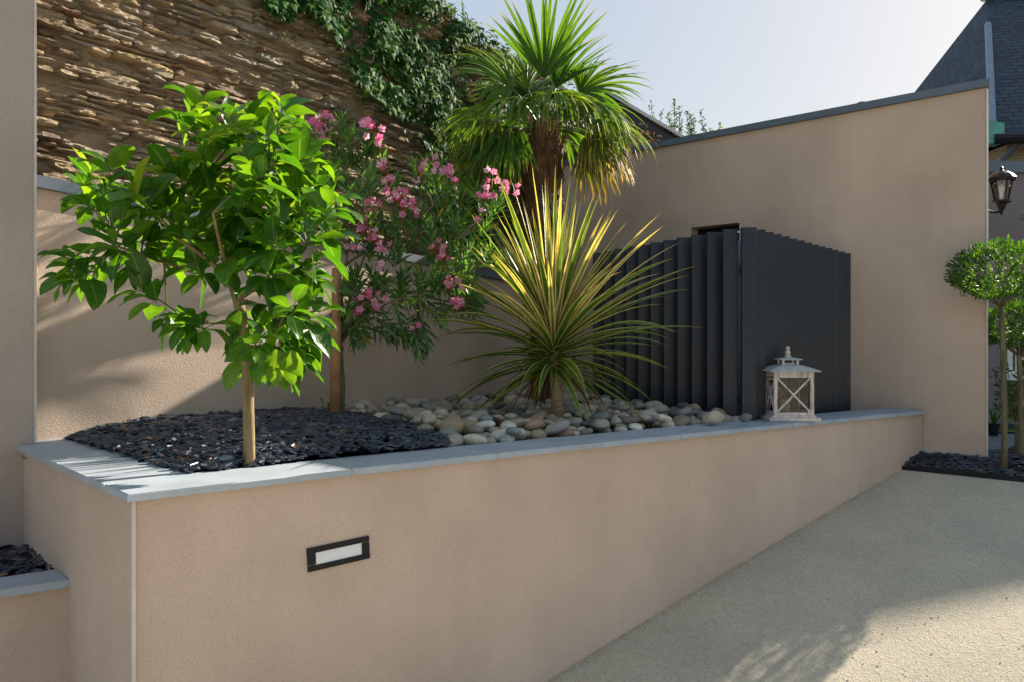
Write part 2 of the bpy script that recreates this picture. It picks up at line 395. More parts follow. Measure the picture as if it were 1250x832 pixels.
ts=[0,ret_t(127),ret_t(71),RET+.02,RET+.42]
ci=corner(W_COP); Vi=V((-2.256-ci.x,4.17-ci.y)).normalized(); n2i=V((Vi.y,-Vi.x))
for i in range(1,4):
    t0,t1=ts[i]+.0015,ts[i+1]-.0015
    a=C0+Vd*t0; b=C0+Vd*t1
    ai=ci-Vd*((ci-C0).dot(Vd))+Vd*t0 if i else ci+V((-.001,.001)); bi=ci-Vd*((ci-C0).dot(Vd))+Vd*t1
    if i==1: ai=ci+V((-.001,.0018))
    if i>1: ai=ci+Vi*((ai-ci).dot(Vd)/Vi.dot(Vd))
    bi=ci+Vi*((bi-ci).dot(Vd)/Vi.dot(Vd))
    slab([tuple(a),tuple(b),tuple(bi),tuple(ai)],z1=ZT-.001)

# ---- back garden wall (top falls gently to the right)
KB=V((-2.313,4.13))
def kpt(s): return KB+Kd*s
def kint(px,o=0.0):
    b=KB+perp(Kd)*o; m=(px-HX)/F; s=(m*b.y-b.x)/(Kd.x-m*Kd.y); return s,b+Kd*s
def ktop(s): return E+.83-.072*s
bw=empty('garden_wall',(KB.x,KB.y,E-.9),'beige rendered garden wall with dark metal cap behind the lemon tree and oleander','wall')
mb=MB(); S0,S1=-1.3,5.9
a=kpt(S0);b=kpt(S1);n=perp(Kd)
prism(mb,[tuple(a),tuple(b),tuple(b+n*.2),tuple(a+n*.2)],E-1.3,[ktop(S0)-.06,ktop(S1)-.06,ktop(S1)-.06,ktop(S0)-.06]); mb.build('wall_face',M['stucco_back'],bw)
mb=MB(); a=kpt(S0)-n*.03;b=kpt(S1)-n*.03
prism(mb,[tuple(a),tuple(b),tuple(b+n*.27),tuple(a+n*.27)],[ktop(S0)-.0595,ktop(S1)-.0595,ktop(S1)-.0595,ktop(S0)-.0595],[ktop(S0),ktop(S1),ktop(S1),ktop(S0)]); mb.build('wall_cap',M['zinc'],bw)

# ---- left pillar
PC=V(onray(43,3.92)); pil=empty('pillar',(PC.x,PC.y,E-1.0),'tall grey-beige rendered wall end at the far left with a pale corner strip','pillar')
mb=MB(); a=PC; b=PC-Ud*1.6; n=perp(Ud)
# stop depth just before the back wall
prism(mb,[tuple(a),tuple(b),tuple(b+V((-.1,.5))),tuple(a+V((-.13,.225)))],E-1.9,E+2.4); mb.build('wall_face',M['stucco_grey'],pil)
mb=MB(); box(mb,(PC.x+.001,PC.y-.001,E+.93),.010,.010,2.8,(Ud.x,Ud.y)); mb.build('corner_bead',M['bead'],pil)

# ---- planter soil and slate mound
mb=MB(); 
def soil_z(x,y): return E-.53
q=[corner(.25),off(500,.25),off(800,.25),off(1131,.25),CE+Bd*1.5,kpt(6),kpt(-.2)]
mb.add([(p.x,p.y,E-.535) for p in q],[tuple(range(len(q)))]); tag(mb.build('planter_soil',M['soil']),kind='structure')

def chips(name,sampler,n,size,label,extra_layers=1):
    mb=MB()
    for _ in range(n):
        x,y,z,nn=sampler()
        s=size*U(.5,1.35)*(1.25 if R()<.1 else 1); k=random.choice((4,5,5,6)); ph=R()*6.28
        el=U(.45,1)
        nrm=V((random.gauss(0,.26),random.gauss(0,.26),1)).normalized()
        ax,ay=frame_of(nrm); th=U(.003,.009)
        rot=R()*6.28; ca,sa=math.cos(rot),math.sin(rot)
        p=V((x,y,z+U(0,.012)))
        pts=[]
        for j in range(k):
            a=ph+6.283*(j+U(-.3,.3))/k; lx=math.cos(a)*s*.5*U(.75,1.15); ly=math.sin(a)*s*.5*el
            pts.append(p+ax*(lx*ca-ly*sa)+ay*(lx*sa+ly*ca))
        top=[q+nrm*th for q in pts]
        mb.add(pts+top,[tuple(range(k,2*k))]+[(j,(j+1)%k,k+(j+1)%k,k+j) for j in range(k)],R())
        if mb.f: pass
    return mb
# orientation safe: double sided shading is fine for opaque chips
SL_FRONT=[]
def in_planter(p,mf=W_COP-.015,mb_=0.0):
    # perpendicular distance tests
    px=HX+F*p.x/p.y
    if (p-ci).dot(n2i)<-.02: return False
    if (p-KB).dot(perp(Kd))>-.005: return False
    px=min(max(px,156),1125); fr=front(px); 
    t=(front(min(px+5,1131))-front(max(px-5,150))).normalized()
    if (p-fr).dot(perp(t))<mf: return False
    return True
def slate_edge(p):   # >0 inside slate zone : boundary between slate and pebbles
    a=V(onray(545,.47*1000/(547-HY))); b=V(onray(418,.46*1000/(507-HY)))
    d=(b-a); nrm=V((-d.y,d.x)).normalized()
    w=.04*math.sin(9*(p-a).dot(d.normalized()))+.03*noise.noise(V((p.x*6,p.y*6,0)))
    bul=.12*math.sin(math.pi*min(1,max(0,(p-a).dot(d)/d.length_squared)))
    return (p-a).dot(nrm)+w+bul
def slate_z(p):
    e=max(0,min(1,slate_edge(p)/.3)); dr=max(0,min(1,((p-ci).dot(n2i))/.35)); fr=max(0,min(1,((p-C0).dot(perp(Ud))-W_COP)/.3))
    return E-.472+.055*dr*fr*(.4+.6*e)+.012*noise.noise(V((p.x*5,p.y*5,2)))
def slate_sampler():
    while True:
        p=V((U(-2.6,.4),U(2.8,5.6)))
        if in_planter(p) and slate_edge(p)>0: return p.x,p.y,slate_z(p),None
mb=chips('x',slate_sampler,6500,.058,'')
tag(mb.build('slate_mulch',M['slate']),'dark blue-grey slate chippings covering the planter soil around the lemon tree','slate chips',kind='stuff')
mb=MB(); G=26
grid={}
for i in range(G+1):
    for j in range(G+1):
        x=-2.6+3.0*i/G; y=2.8+2.8*j/G; p=V((x,y)); grid[i,j]=(in_planter(p,W_COP+.0) and (p-ci).dot(n2i)>0 and slate_edge(p)>-.08); mb.v.append((x,y,slate_z(p)-.012))
for i in range(G):
    for j in range(G):
        if grid[i,j] and grid[i+1,j] and grid[i,j+1] and grid[i+1,j+1]:
            a=i*(G+1)+j; mb.face((a,a+G+1,a+G+2,a+1))
tag(mb.build('mulch_bed',M['soil'],smooth=True),kind='structure')

# ---- pebbles
BW=CE+V((-.01,.03))
def ico(sub=2):
    import bmesh
    bm=bmesh.new(); bmesh.ops.create_icosphere(bm,subdivisions=sub,radius=1); vs=[v.co.copy() for v in bm.verts]; fs=[tuple(v.index for v in f.verts) for f in bm.faces]; bm.free(); return vs,fs
IV,IF=ico(2)
GV,GF=ico(1)
IV3,IF3=ico(3)
def pebble_pts(seed,flat):
    out=[]
    for v in IV3:
        n_=1+.16*noise.noise(v*1.1+V((seed*7.1,0,0)))+.05*noise.noise(v*2.3+V((0,seed*3.3,0)))
        # superellipsoid-ish flattening
        out.append(V((v.x*n_,v.y*n_*.78,v.z*n_*flat)))
    return out
pm=[]
for k in range(12):
    mb=MB(); mb.add(pebble_pts(k+1,U(.45,.68)),IF3,R()); ob=mb.build('river_pebble',M['pebble'],smooth=True,link=False); pm.append(ob.data); bpy.data.objects.remove(ob)
peb=[]
nb0=V((.668,.744))
def try_place(n,rmin,rmax,zfun,sep,tries):
    c=0
    for _ in range(tries):
        p=V((U(-1.2,3.2),U(3.4,7.6)))
        if not in_planter(p,W_COP+.02): continue
        if slate_edge(p)>-.015: continue
        if (p-BW).dot(nb0)>-.03: continue
        px=HX+F*p.x/p.y
        if px>915: continue
        if px>905 and p.y>5.2: continue
        r=U(rmin,rmax)*(1 if R()<.85 else 1.3)
        ok=True
        for (q,r2,l) in peb:
            if l==zfun and (q-p).length<(r+r2)*sep: ok=False;break
        if not ok: continue
        peb.append((p,r,zfun)); c+=1
        if c>=n: break
# keep inside the corner made by the two screens
AA=V(onray(899,5.22)); AB=V(onray(727,6.62)); BA=V(onray(906,5.14)); BB=V(onray(1036,6.33))
try_place(560,.028,.056,0,.86,34000)
try_place(260,.024,.046,1,1.0,12000)
def behind_screen(p):
    d=(AB-AA).normalized(); nn=V((d.y,-d.x)); return (p-AA).dot(nn)>-.03 and (p-AA).dot(d)>-.3
L=[]
for (p,r,l) in peb:
    if behind_screen(p): continue
    hump=.03*max(0,math.sin((p-C0).dot(Ud)*1.6))
    fr=min(1,max(0,((p-C0).dot(perp(Ud))-W_COP)/.35))
    z=E-.505+.55*r+.03*fr+(.042 if l==1 else 0)+hump*fr
    L.append((p,r,z,l))
# explicit ones seen in the photograph (big pale one near the lantern etc.)
def zat(px,py,zr): Y=zr/(py-HY)*F; return V(onray(px,Y))
special=[]
for (px,py,r,lab) in [(871,506,.054,'large smooth pale egg-shaped pebble nearest the wall lantern end of the bed'),(910,506,.034,'flat brown pebble leaning at the right-hand end of the pebble bed'),(716,499,.075,'large blue-grey flat stone right behind the spiky plant stem'),(473,496,.06,'upright white pointed pebble against the garden wall')]:
    p=zat(px,py+3,.43); special.append((p,r,E-.43,lab))
keep=[]
for t in L:
    if all((t[0]-s[0]).length>s[1]*1.0+t[1]*.4 for s in special): keep.append(t)
keep.sort(key=lambda t:-(t[1]/t[0].y)*(1.25 if t[3] else 1)); 
def rot_for(): return (U(-.3,.3),U(-.3,.3),U(0,6.28))
PG='rounded river pebbles in the bed around the spiky plant'
for (p,r,z,l) in keep[:296]:
    o=bpy.data.objects.new('river_pebble',random.choice(pm)); col.objects.link(o); o.location=(p.x,p.y,z); s=r*1.18; o.scale=(s*U(.95,1.35),s,s*U(.85,1.1)); o.rotation_euler=rot_for()
    tag(o,'ordinary smooth river pebble lying among many in the planter bed','pebble',PG)
for i,(p,r,z,lab) in enumerate(special):
    o=bpy.data.objects.new('river_pebble',pm[i]); col.objects.link(o); o.location=(p.x,p.y,z-(.035 if i==3 else .0)); o.scale=(r*1.25,r,r*1.15); o.rotation_euler=(0.1,-.15,.3) if i!=3 else (.2,-.9,.5)
    tag(o,lab,'pebble',PG)
mb=MB()
rest=keep[296:]
for (p,r,z,l) in rest:
    rr=Matrix.Rotation(U(0,6.28),3,'Z')@Matrix.Rotation(U(-.3,.3),3,'X')
    s=r*1.15; mb.add([rr@(V((v.x*1.15,v.y*.85,v.z*.55))*s)+V((p.x,p.y,z)) for v in IV],IF,R())
for _ in range(500):   # small bottom fillers
    for __ in range(50):
        p=V((U(-1.2,3.2),U(3.4,7.6)))
        if in_planter(p,W_COP+.0) and slate_edge(p)<=.02 and (p-BW).dot(nb0)<-.03 and not behind_screen(p) and HX+F*p.x/p.y<935: break
    else: continue
    s=U(.018,.032); rr=Matrix.Rotation(U(0,6.28),3,'Z')
    mb.add([rr@(V((v.x*1.15,v.y*.85,v.z*.6))*s)+V((p.x,p.y,E-.50)) for v in IV],IF,R())
tag(mb.build('small_pebbles',M['pebble2'],smooth=True),'small pebbles filling the gaps between the larger river stones','pebbles',kind='stuff')

# ---- building wall on the right
def bint(px):
    m=(px-HX)/F; s=(m*BW.y-BW.x)/(Bd.x-m*Bd.y); return BW+Bd*s, s
pr,sr=bint(1205); pO1,s1=bint(902.5); pO0,s0=bint(843); SE=3.9
bl=empty('rendered_building',(pr.x,pr.y,E-.8),'tall plain beige rendered outbuilding wall with dark flat metal roof edge behind the screens','building')
nb=-perp(Bd)  # pointing away from camera?
if nb.y<0: nb=-nb
TB=.28; zt=E+1.775
side=V((.50,.87)).normalized()
mb=MB()
pE=BW+Bd*SE
def wseg(a,b,z0,z1): prism(mb,[tuple(a),tuple(b),tuple(b+nb*TB),tuple(a+nb*TB)],z0,z1)
zo=E+.148*pO1.y
prism(mb,[tuple(pr),tuple(pO1),tuple(pO1+nb*TB),tuple(pr+side*TB/side.dot(nb))],E-1.2,zt); wseg(pO1,pO0,zo,zt); wseg(pO0,pE,E-1.2,zt)
mb.build('wall_face',M['stucco'] ,bl)
mb=MB(); a=pr+side*(TB/side.dot(nb)+.001); b=pr+side*3.2; 
prism(mb,[tuple(a),tuple(a+Bd*.25),tuple(b+Bd*.2),tuple(b)],E-1.2,zt-.002); mb.build('side_wall',M['stucco'],bl)
mb=MB(); a=pr-Bd*.02-nb*.03; b=pE-nb*.03
prism(mb,[tuple(a),tuple(b),tuple(b+nb*.36),tuple(a+side*.36/side.dot(nb))],zt+.001,zt+.055); mb.build('roof_cap',M['zinc'],bl)
mb=MB(); a=pr-Bd*.02-nb*.03; a1=a+side*(.362/side.dot(nb)); prism(mb,[tuple(a1),tuple(a1+Bd*.3),tuple(a+side*3.2+Bd*.3),tuple(a+side*3.2)],zt+.0,zt+.054); mb.build('roof_cap',M['zinc'],bl)
mb=MB(); box(mb,(pr.x-.001,pr.y-.002,E+.49),.010,.010,2.55,(Bd.x,Bd.y)); mb.build('corner_bead',M['bead'],bl)
mb=MB(); pv,_=bint(1041); c=pv+nb*.2; lathe(mb,(c.x,c.y,zt+.05),[(.035,0),(.035,.03),(.055,.03),(.055,.045),(.04,.065),(.015,.075)],14); mb.build('roof_vent',M['zinc'],bl)
mb=MB(); nn_=-nb
for i in range(26):
    s_=sr+.0+ (0.62)*i/26; q0=BW+Bd*s_; q1_=BW+Bd*(s_+.62/26)
    h0=.018+.03*(i/26)+.012*noise.noise(V((i*.7,0,0))); h1=.018+.03*((i+1)/26)+.012*noise.noise(V(((i+1)*.7,0,0)))
    prism(mb,[tuple(q0-nb*.004),tuple(q1_-nb*.004),tuple(q1_+nb*.01),tuple(q0+nb*.01)],E-.86,[E-.79+h0,E-.79+h1,E-.79+h1,E-.79+h0])
mb.build('plinth_patch',M['grout'],bl)
# door frame in the opening
mb=MB(); 
for q in (pO1,pO0):
    c=q+nb*.16+(Bd*.02 if q is pO1 else -Bd*.02); box(mb,(c.x,c.y,(zo+E-.9)/2),.04,.06,zo-E+.9-.004,(Bd.x,Bd.y))
c=(pO0+pO1)/2+nb*.16; box(mb,(c.x,c.y,zo-.025),(pO0-pO1).length-.08,.06,.045,(Bd.x,Bd.y)); mb.build('door_frame',M['dark'],bl)
mb=MB(); c=(pO0+pO1)/2+nb*.21; box(mb,(c.x,c.y,(zo-.05+E-.9)/2),(pO0-pO1).length-.02,.03,zo-E+.9-.055,(Bd.x,Bd.y)); mb.build('door',M['dark'],bl)

# ---- louvre screens
def screen(name,a,b,n,label,cat_,hs):
    e=empty(name,(a.x,a.y,E-.52),label,cat_,'anthracite louvre screens')
    for i in range(n):
        t=(i+.0)/(n-1); p=a.lerp(b,t); h=hs[0]+(hs[1]-hs[0])*t+U(-.002,.002)
        mb=MB(); w=.094; th=.034
        ax=V((1,-.07)).normalized()
        z0=E-.50; z1=E+h
        c=(p.x,p.y,(z0+z1)/2)
        ax3=V((ax.x,ax.y,0)); by=V((-ax.y,ax.x,0))
        # bevelled hollow-section slat
        prof=[(-w/2,-th/2+.003),(-w/2+.003,-th/2),(w/2-.003,-th/2),(w/2,-th/2+.003),(w/2,th/2),(-w/2,th/2)]
        poly=[tuple(V((p.x,p.y))+ax*u_+V((by.x,by.y))*v_) for u_,v_ in prof]
        prism(mb,poly,z0,z1); mb.build('slat',M['anthracite'],e)
    d=(b-a).normalized(); nn=V((-d.y,d.x)); 
    if nn.y<0: nn=-nn
    for zz in (E-.36,E+hs[1]-.22):
        mb=MB(); c=(a+b)/2+nn*.055; box(mb,(c.x,c.y,zz),(b-a).length,.03,.05,(d.x,d.y)); mb.build('rail',M['anthracite'],e)
    return e
dA=(AB-AA)
A0=V(onray(891,5.24)); A1=V(onray(731,6.62))
screen('louvre_screen',A0,A1,11,'left slatted anthracite screen, blades seen side by side behind the spiky plant','screen',(.73,.735))
B0=V(onray(914,5.16)); B1=V(onray(1030,6.30))
screen('louvre_screen',B0,B1,14,'right slatted anthracite screen running behind the white lantern to the building','screen',(.733,.695))
mb=MB(); p=V(onray(902.8,5.42)); box(mb,(p.x,p.y,E+.09),.022,.03,1.18); 
tag(mb.build('screen_post',simple('post_blue_grey',(.20,.27,.35),.5)),'thin pale metal post showing in the gap between the two dark screens','post')

# ---- brick light
m_=(front(430)-front(400)).normalized(); c=off(418,IN); 
Yc=c.y; cz=E-.2545*Yc
bl_=empty('wall_light',(c.x,c.y,cz),'recessed rectangular wall light with dark frame and white diffuser in the planter wall','wall light')
nf=-perp(m_)
def wl(mb,w,h,d0,d1,dz=0,dx=0):
    cc=V((c.x,c.y))+nf*((d0+d1)/2)+m_*dx; box(mb,(cc.x,cc.y,cz+dz),w,d1-d0,h,(m_.x,m_.y),tilt=-.035)
WW,HH=.262,.088
mb=MB(); bt=.021; bs_=.033
wl(mb,WW,bt,-.02,.008,(HH-bt)/2,-.002); wl(mb,WW,bt,-.02,.008,-(HH-bt)/2,.002)
wl(mb,bs_,HH-2*bt,-.02,.0075,.0,-(WW-bs_)/2); wl(mb,bs_,HH-2*bt,-.02,.0075,.0,(WW-bs_)/2)
mb.build('frame',M['dark'],bl_)
mb=MB(); wl(mb,WW-2*bs_+.002,HH-2*bt+.002,-.02,.004); mb.build('diffuser',M['lamp_frost'],bl_)

# ---- low planter at left
Zl=E-.93
q1=C0+Vd*ret_t(75)+n2*IN; q2=C0+Vd*ret_t(60.5)+n2*IN
lw=empty('low_planter_wall',(q1.x,q1.y,E-1.5),'low rendered planter wall with stone coping at the bottom left corner','wall')
dl=V((-.80,-.60)).normalized()
slab([tuple(q1),tuple(q1+dl*1.6),tuple(q2+dl*1.6),tuple(q2)],z0=Zl-.032,z1=Zl,par=lw)
mb=MB(); a=q1-V((dl.y,-dl.x))*0; nn=perp(dl); nn=nn if nn.y>0 else -nn
a=q1+nn*.03
prism(mb,[tuple(a),tuple(a+dl*1.6),tuple(q2+dl*1.6-nn*.01),tuple(q2-nn*.01)],E-1.95,Zl-.0325); mb.build('wall_face',M['stucco'],lw)
def low_sampler():
    p=q2+dl*U(-.6,1.0)+nn*U(0,.9); return p.x,p.y,Zl-.03+.01*R(),None
mb=chips('y',low_sampler,1300,.05,'')
mb2=MB(); a=q2-dl*.9; mb2.add([(*tuple(a),Zl-.04),(*tuple(q2+dl*1.6),Zl-.04),(*tuple(q2+dl*1.6+nn*1.2),Zl-.04),(*tuple(a+nn*1.2),Zl-.04)],[(0,1,2,3)]); tag(mb2.build('low_bed_soil',M['soil']),kind='structure')
tag(mb.build('slate_mulch',M['slate']),'patch of dark slate chippings in the low planter at bottom left','slate chips',kind='stuff')

# ---- slate bed by the building and drain edge
def bed_sampler():
    while True:
        g=U(.03,1.15); h=U(-.35,3.2); p=P0+GD*g+Gp*h
        if (p-BW).dot(nb)>-.0 and (p-pr).dot(Bd)>-.02: continue
        if HX+F*p.x/p.y<1090 : continue
        return p.x,p.y,E-.865+min(g,.25)*.3,None
mb=chips('z',bed_sampler,5200,.055,''); tag(mb.build('slate_mulch',M['slate']),'dark slate chippings in the bed at the top of the driveway below the round trees','slate chips',kind='stuff')
dr=empty('edging_strip',(P0.x,P0.y,E-.88),'dark slotted metal edging strip between driveway and slate chippings','edging')
mb=MB()
c=P0+GD*.012+Gp*1.6; box(mb,(c.x,c.y,E-.876),4.0,.012,.05,(Gp.x,Gp.y)); mb.build('rim',M['dark'],dr)
mb=MB()
for i in range(110):
    c=P0+GD*.045+Gp*(-.35+i*.036); box(mb,(c.x,c.y,E-.864),.014,.055,.012,(Gp.x,Gp.y))
mb.build('grille',M['dark'],dr)

mb=MB()
for _ in range(900):
    px_=U(560,1100); q=off(px_,IN)-perp(Ud)*abs(random.gauss(0,.022)); zz=ramp_z(q.x,q.y); sz=U(.002,.006)
    mb.add([V((v.x*1.2,v.y,v.z*.7))*sz+V((q.x,q.y,zz+sz*.5)) for v in GV],GF,R())
for _ in range(1500):
    q=P0-GD*U(.02,4.2)+Gp*U(-1.2,3.4)
    if (q-off(700,IN)).dot(perp(Ud))>-.02: continue
    zz=ramp_z(q.x,q.y); sz=U(.0015,.0042)
    mb.add([V((v.x*1.2,v.y,v.z*.7))*sz+V((q.x,q.y,zz+sz*.5)) for v in GV],GF,R())
tag(mb.build('loose_grit',simple('sandy_grit',(.50,.44,.34),.9,0,.3,300)),'loose grit scattered on the driveway and along the foot of the planter wall','grit',kind='stuff')
# ---- patio, lawn
mb=MB(); 
def gp(px,py,z=.78): Y=z/(py-HY)*F; x,y=onray(px,Y); return (x,y)
x0,y0=gp(1150,544); 
slabw=.8
for i in range(7):
    for j in range(2):
        ax=3.0+i*slabw; ay=6.27+j*.55
        prism(mb,[(ax,ay),(ax+slabw-.008,ay),(ax+slabw-.008,ay+.542),(ax,ay+.542)],E-.88,E-.80+.0005*((i*7+j*3)%5))
tag(mb.build('patio',M['paving']),kind='structure')
mb=MB(); mb.add([(3.6,7.5,E-.80),(16,7.5,E-.80),(16,10.4,E-.80),(3.6,10.4,E-.80)],[(0,1,2,3)]); tag(mb.build('lawn',M['grass']),kind='structure')
mb=MB()
for _ in range(9000):
    x=U(4.4,8);y=U(8.3,10.3); p=V((x,y,E-.80)); d=V((U(-.4,.4),U(-.4,.4),1)); leaf(mb,p,d,(1,0,0),U(.03,.06),.006,.5,.1,1,'seg')
tag(mb.build('grass',M['topi']),'short green lawn grass seen through the opening at right','grass',kind='stuff')

# ---- house with slate roof
ho=empty('slate_house',(7,11,E-.8),'old house with steep blue slate roof rising behind the right end of the outbuilding','house')
zr=E+5.8; ze=E+2.72
A=V((8.0,13.8,zr)); B=V((16,12.5,zr-.06)); c1=V((6.34,10.8,ze)); c2=V((17,9.4,ze)); c0=V((6.35,16.8,ze)); c3=V((17,15.5,ze))
mb=MB()
def rface(pts):
    o=pts[0]; e=(pts[1]-pts[0]).normalized(); nn=(pts[1]-pts[0]).cross(pts[2]-pts[0]).normalized(); f=nn.cross(e)
    uvs=[((p-o).dot(e),(p-o).dot(f)) for p in pts]; mb.add(pts,[tuple(range(len(pts)))],.5,0,uvs)
rface([c1,c2,B,A]); rface([c0,c1,A]); rface([c2,c3,B]); rface([c3,c0,A,B]); mb.build('roof',M['roof'],ho)
mb=MB(); d=(c1-A); tube(mb,[A+d*.24+V((-.02,-.03,.03)),c1+V((-.02,-.03,.03))],.05,6); mb.build('hip_flashing',simple('pale_flashing',(.16,.24,.33),.5),ho)
mb=MB(); tube(mb,[A+V((0,0,.04)),B+V((0,0,.04))],.07,8); mb.build('ridge',M['zinc_light'],ho)
mb=MB(); lathe(mb,(A.x,A.y,A.z),[(.10,0),(.07,.12),(.045,.22),(.06,.3),(.02,.7)],10); mb.build('finial',M['zinc_light'],ho)
mb=MB(); prism(mb,[(6.7,11.1),(16.6,9.75),(16.6,15.2),(6.7,16.5)],E-.9,ze-.02); mb.build('wall',M['stone'],ho)
mb=MB(); tube(mb,[V((6.3,10.72,ze-.04)),V((17,9.32,ze-.04))],.07,8); mb.build('gutter',M['dark'],ho)
mb=MB(); x=(1232-HX)/F*10.9; tube(mb,[V((x+.06,10.75,ze-.05)),V((x,10.95,ze-.2)),V((x-.06,11.02,ze-.3)),V((x-.06,11.02,ze-1.4))],.04,8); mb.build('downpipe',M['zinc'],ho)
mb=MB(); mb.add([(6.25,10.7,ze-.1),(6.42,10.68,ze-.1),(6.42,10.68,ze+.16),(6.25,10.7,ze+.2),(6.25,10.9,ze-.1),(6.42,10.9,ze-.1),(6.42,10.9,ze+.2),(6.25,10.9,ze+.24)],[(0,1,2,3),(4,7,6,5),(0,3,7,4),(1,5,6,2),(3,2,6,7),(0,4,5,1)]); mb.build('copper_flashing',M['copper'],ho)
# extension
ex=empty('house_extension',(4.6,7.9,E-.8),'low mauve-grey rendered extension with dark fascia and wide glazed opening behind the round trees','building')
YX=7.9
def xx(px): return (px-HX)/F*YX
zx=E+.208*YX
mb=MB(); prism(mb,[(xx(1196),YX),(xx(1222.5),YX),(xx(1222.5),YX+.3),(xx(1196),YX+.3)],E-.9,zx); prism(mb,[(xx(1222.5),YX),(xx(1700),YX),(xx(1700),YX+.3),(xx(1222.5),YX+.3)],E+.115*YX,zx); mb.build('wall',M['stucco_house'],ex)
mb=MB(); prism(mb,[(xx(1194),YX-.05),(xx(1700),YX-.05),(xx(1700),YX+.5),(xx(1194),YX+.5)],zx+.001,zx+.11); mb.build('fascia',M['zinc'],ex)
mb=MB(); 
box(mb,(xx(1224)+.0,YX+.1,E-.1),.05,.06,1.6); 
box(mb,(xx(1460),YX+.1,E-.79),xx(1700)-xx(1224)-.1,.14,.05); mb.build('door_frame',M['dark'],ex)
mb=MB(); box(mb,(xx(1460),YX-.12,E-.775),xx(1700)-xx(1224)-.1,.25,.045); mb.build('threshold',M['paving'],ex)
# far hedge seen through the opening
mb=MB()
for _ in range(5000):
    p=V((U(4.9,8),10.3+U(-.15,.15),E-.8+abs(U(0,1.6)))); leaf(mb,p,(U(-1,1),-1,U(-.5,1)),(0,-1,.5),U(.05,.09),.04,.3,.2,2,'oval')
hd=tag(mb.build('hedge',M['ivy']),'dark green hedge behind the white chair at the far right','hedge')
# white garden chair
ch=empty('garden_chair',(5.95,9.4,E-.8),'white plastic garden chair standing on the lawn seen past the round trees','chair')
cx,cy=(1236-HX)/F*9.3,9.3; cw=.46
mb=MB(); box(mb,(cx,cy,E-.8+.42),cw,.42,.03); mb.build('seat',M['white'],ch)
mb=MB()
for i in range(5): box(mb,(cx-cw/2+.045+i*.092,cy+.2,E-.8+.63),.055,.02,.38)
box(mb,(cx,cy+.2,E-.8+.83),cw,.028,.06); box(mb,(cx,cy+.2,E-.8+.47),cw,.026,.05); mb.build('backrest',M['white'],ch)
for sx in (-1,1):
    for sy in (-1,1):
        mb=MB(); tube(mb,[V((cx+sx*(cw/2-.03),cy+sy*.17,E-.8+.41)),V((cx+sx*(cw/2+.02),cy+sy*.22,E-.8))],[.022,.016],6); mb.build('leg',M['white'],ch)
    mb=MB(); tube(mb,[V((cx+sx*cw/2,cy+.2,E-.8+.64)),V((cx+sx*(cw/2+.01),cy-.16,E-.8+.63)),V((cx+sx*cw/2,cy-.19,E-.8+.42))],.018,6); mb.build('armrest',M['white'],ch)
# small spiky pot plant
mb=MB(); p0=V((*onray(1213,7.2),E-.80))
pp=empty('pot_plant',p0,'small dark spiky plant in a black pot on the paving beside the wall edge','plant')
lathe(mb,p0,[(.035,0),(.055,.11),(.05,.11)],12); mb.build('pot',M['dark'],pp)
mb=MB()
for i in range(9): leaf(mb,p0+V((0,0,.1)),(U(-.8,.5),U(-.6,.6),1.2),(U(-1,1),-1,.2),U(.1,.2),.02,.3,.3,4,'strap')
mb.build('foliage',M['ivy'],pp)

# ---- wall lamp
lc=V((*onray(1222.5,6.1),0)); lzb=E-(263-HY)/F*6.1*-1
def lz(py): return E-(py-HY)/F*6.1
wl_=empty('wall_lamp',(lc.x,lc.y,lz(262)),'black coach-style wall lamp with clear glass mounted on the outbuilding side','wall lamp')
k=6.1/1000
mb=MB(); n6=6
lathe(mb,(lc.x,lc.y,0),[(15.5*k,lz(221)),(16.5*k,lz(218)),(13*k,lz(214)),(8*k,lz(210.5)),(3*k,lz(209)),(1.8*k,lz(207)),(2.6*k,lz(205.5)),(.8*k,lz(203.5))],12); mb.build('cap',M['dark'],wl_)
mb=MB(); lathe(mb,(lc.x,lc.y,0),[(7*k,lz(245)),(11*k,lz(222))],6); mb.build('glass',M['glass_lamp'],wl_)
mb=MB()
for j in range(6):
    a=2*math.pi*(j+.5)/6; tube(mb,[V((lc.x+7.4*k*math.cos(a),lc.y+7.4*k*math.sin(a),lz(245))),V((lc.x+11.6*k*math.cos(a),lc.y+11.6*k*math.sin(a),lz(221)))],.0055,5)
mb.build('cage',M['dark'],wl_)
mb=MB(); lathe(mb,(lc.x,lc.y,0),[(.5*k,lz(263)),(2*k,lz(261)),(1.6*k,lz(258.5)),(4.5*k,lz(254)),(6.5*k,lz(249)),(10.5*k,lz(247.5)),(10.5*k,lz(245)),(6*k,lz(244.5))],12); mb.build('base_cup',M['dark'],wl_)
mb=MB(); lathe(mb,(lc.x,lc.y,0),[(1.6*k,lz(244)),(1.8*k,lz(236)),(3.2*k,lz(232)),(2.5*k,lz(227)),(.6*k,lz(225))],10); mb.build('bulb',M['lamp_frost'],wl_)
mb=MB(); w0=V((lc.x-.14,lc.y+.02,lz(250))); tube(mb,bez(w0,V((lc.x-.10,lc.y,lz(263))),V((lc.x,lc.y,lz(258))),6),.010,7); box(mb,(w0.x-.012,w0.y,lz(248)),.02,.07,.13); mb.build('bracket',M['dark'],wl_)

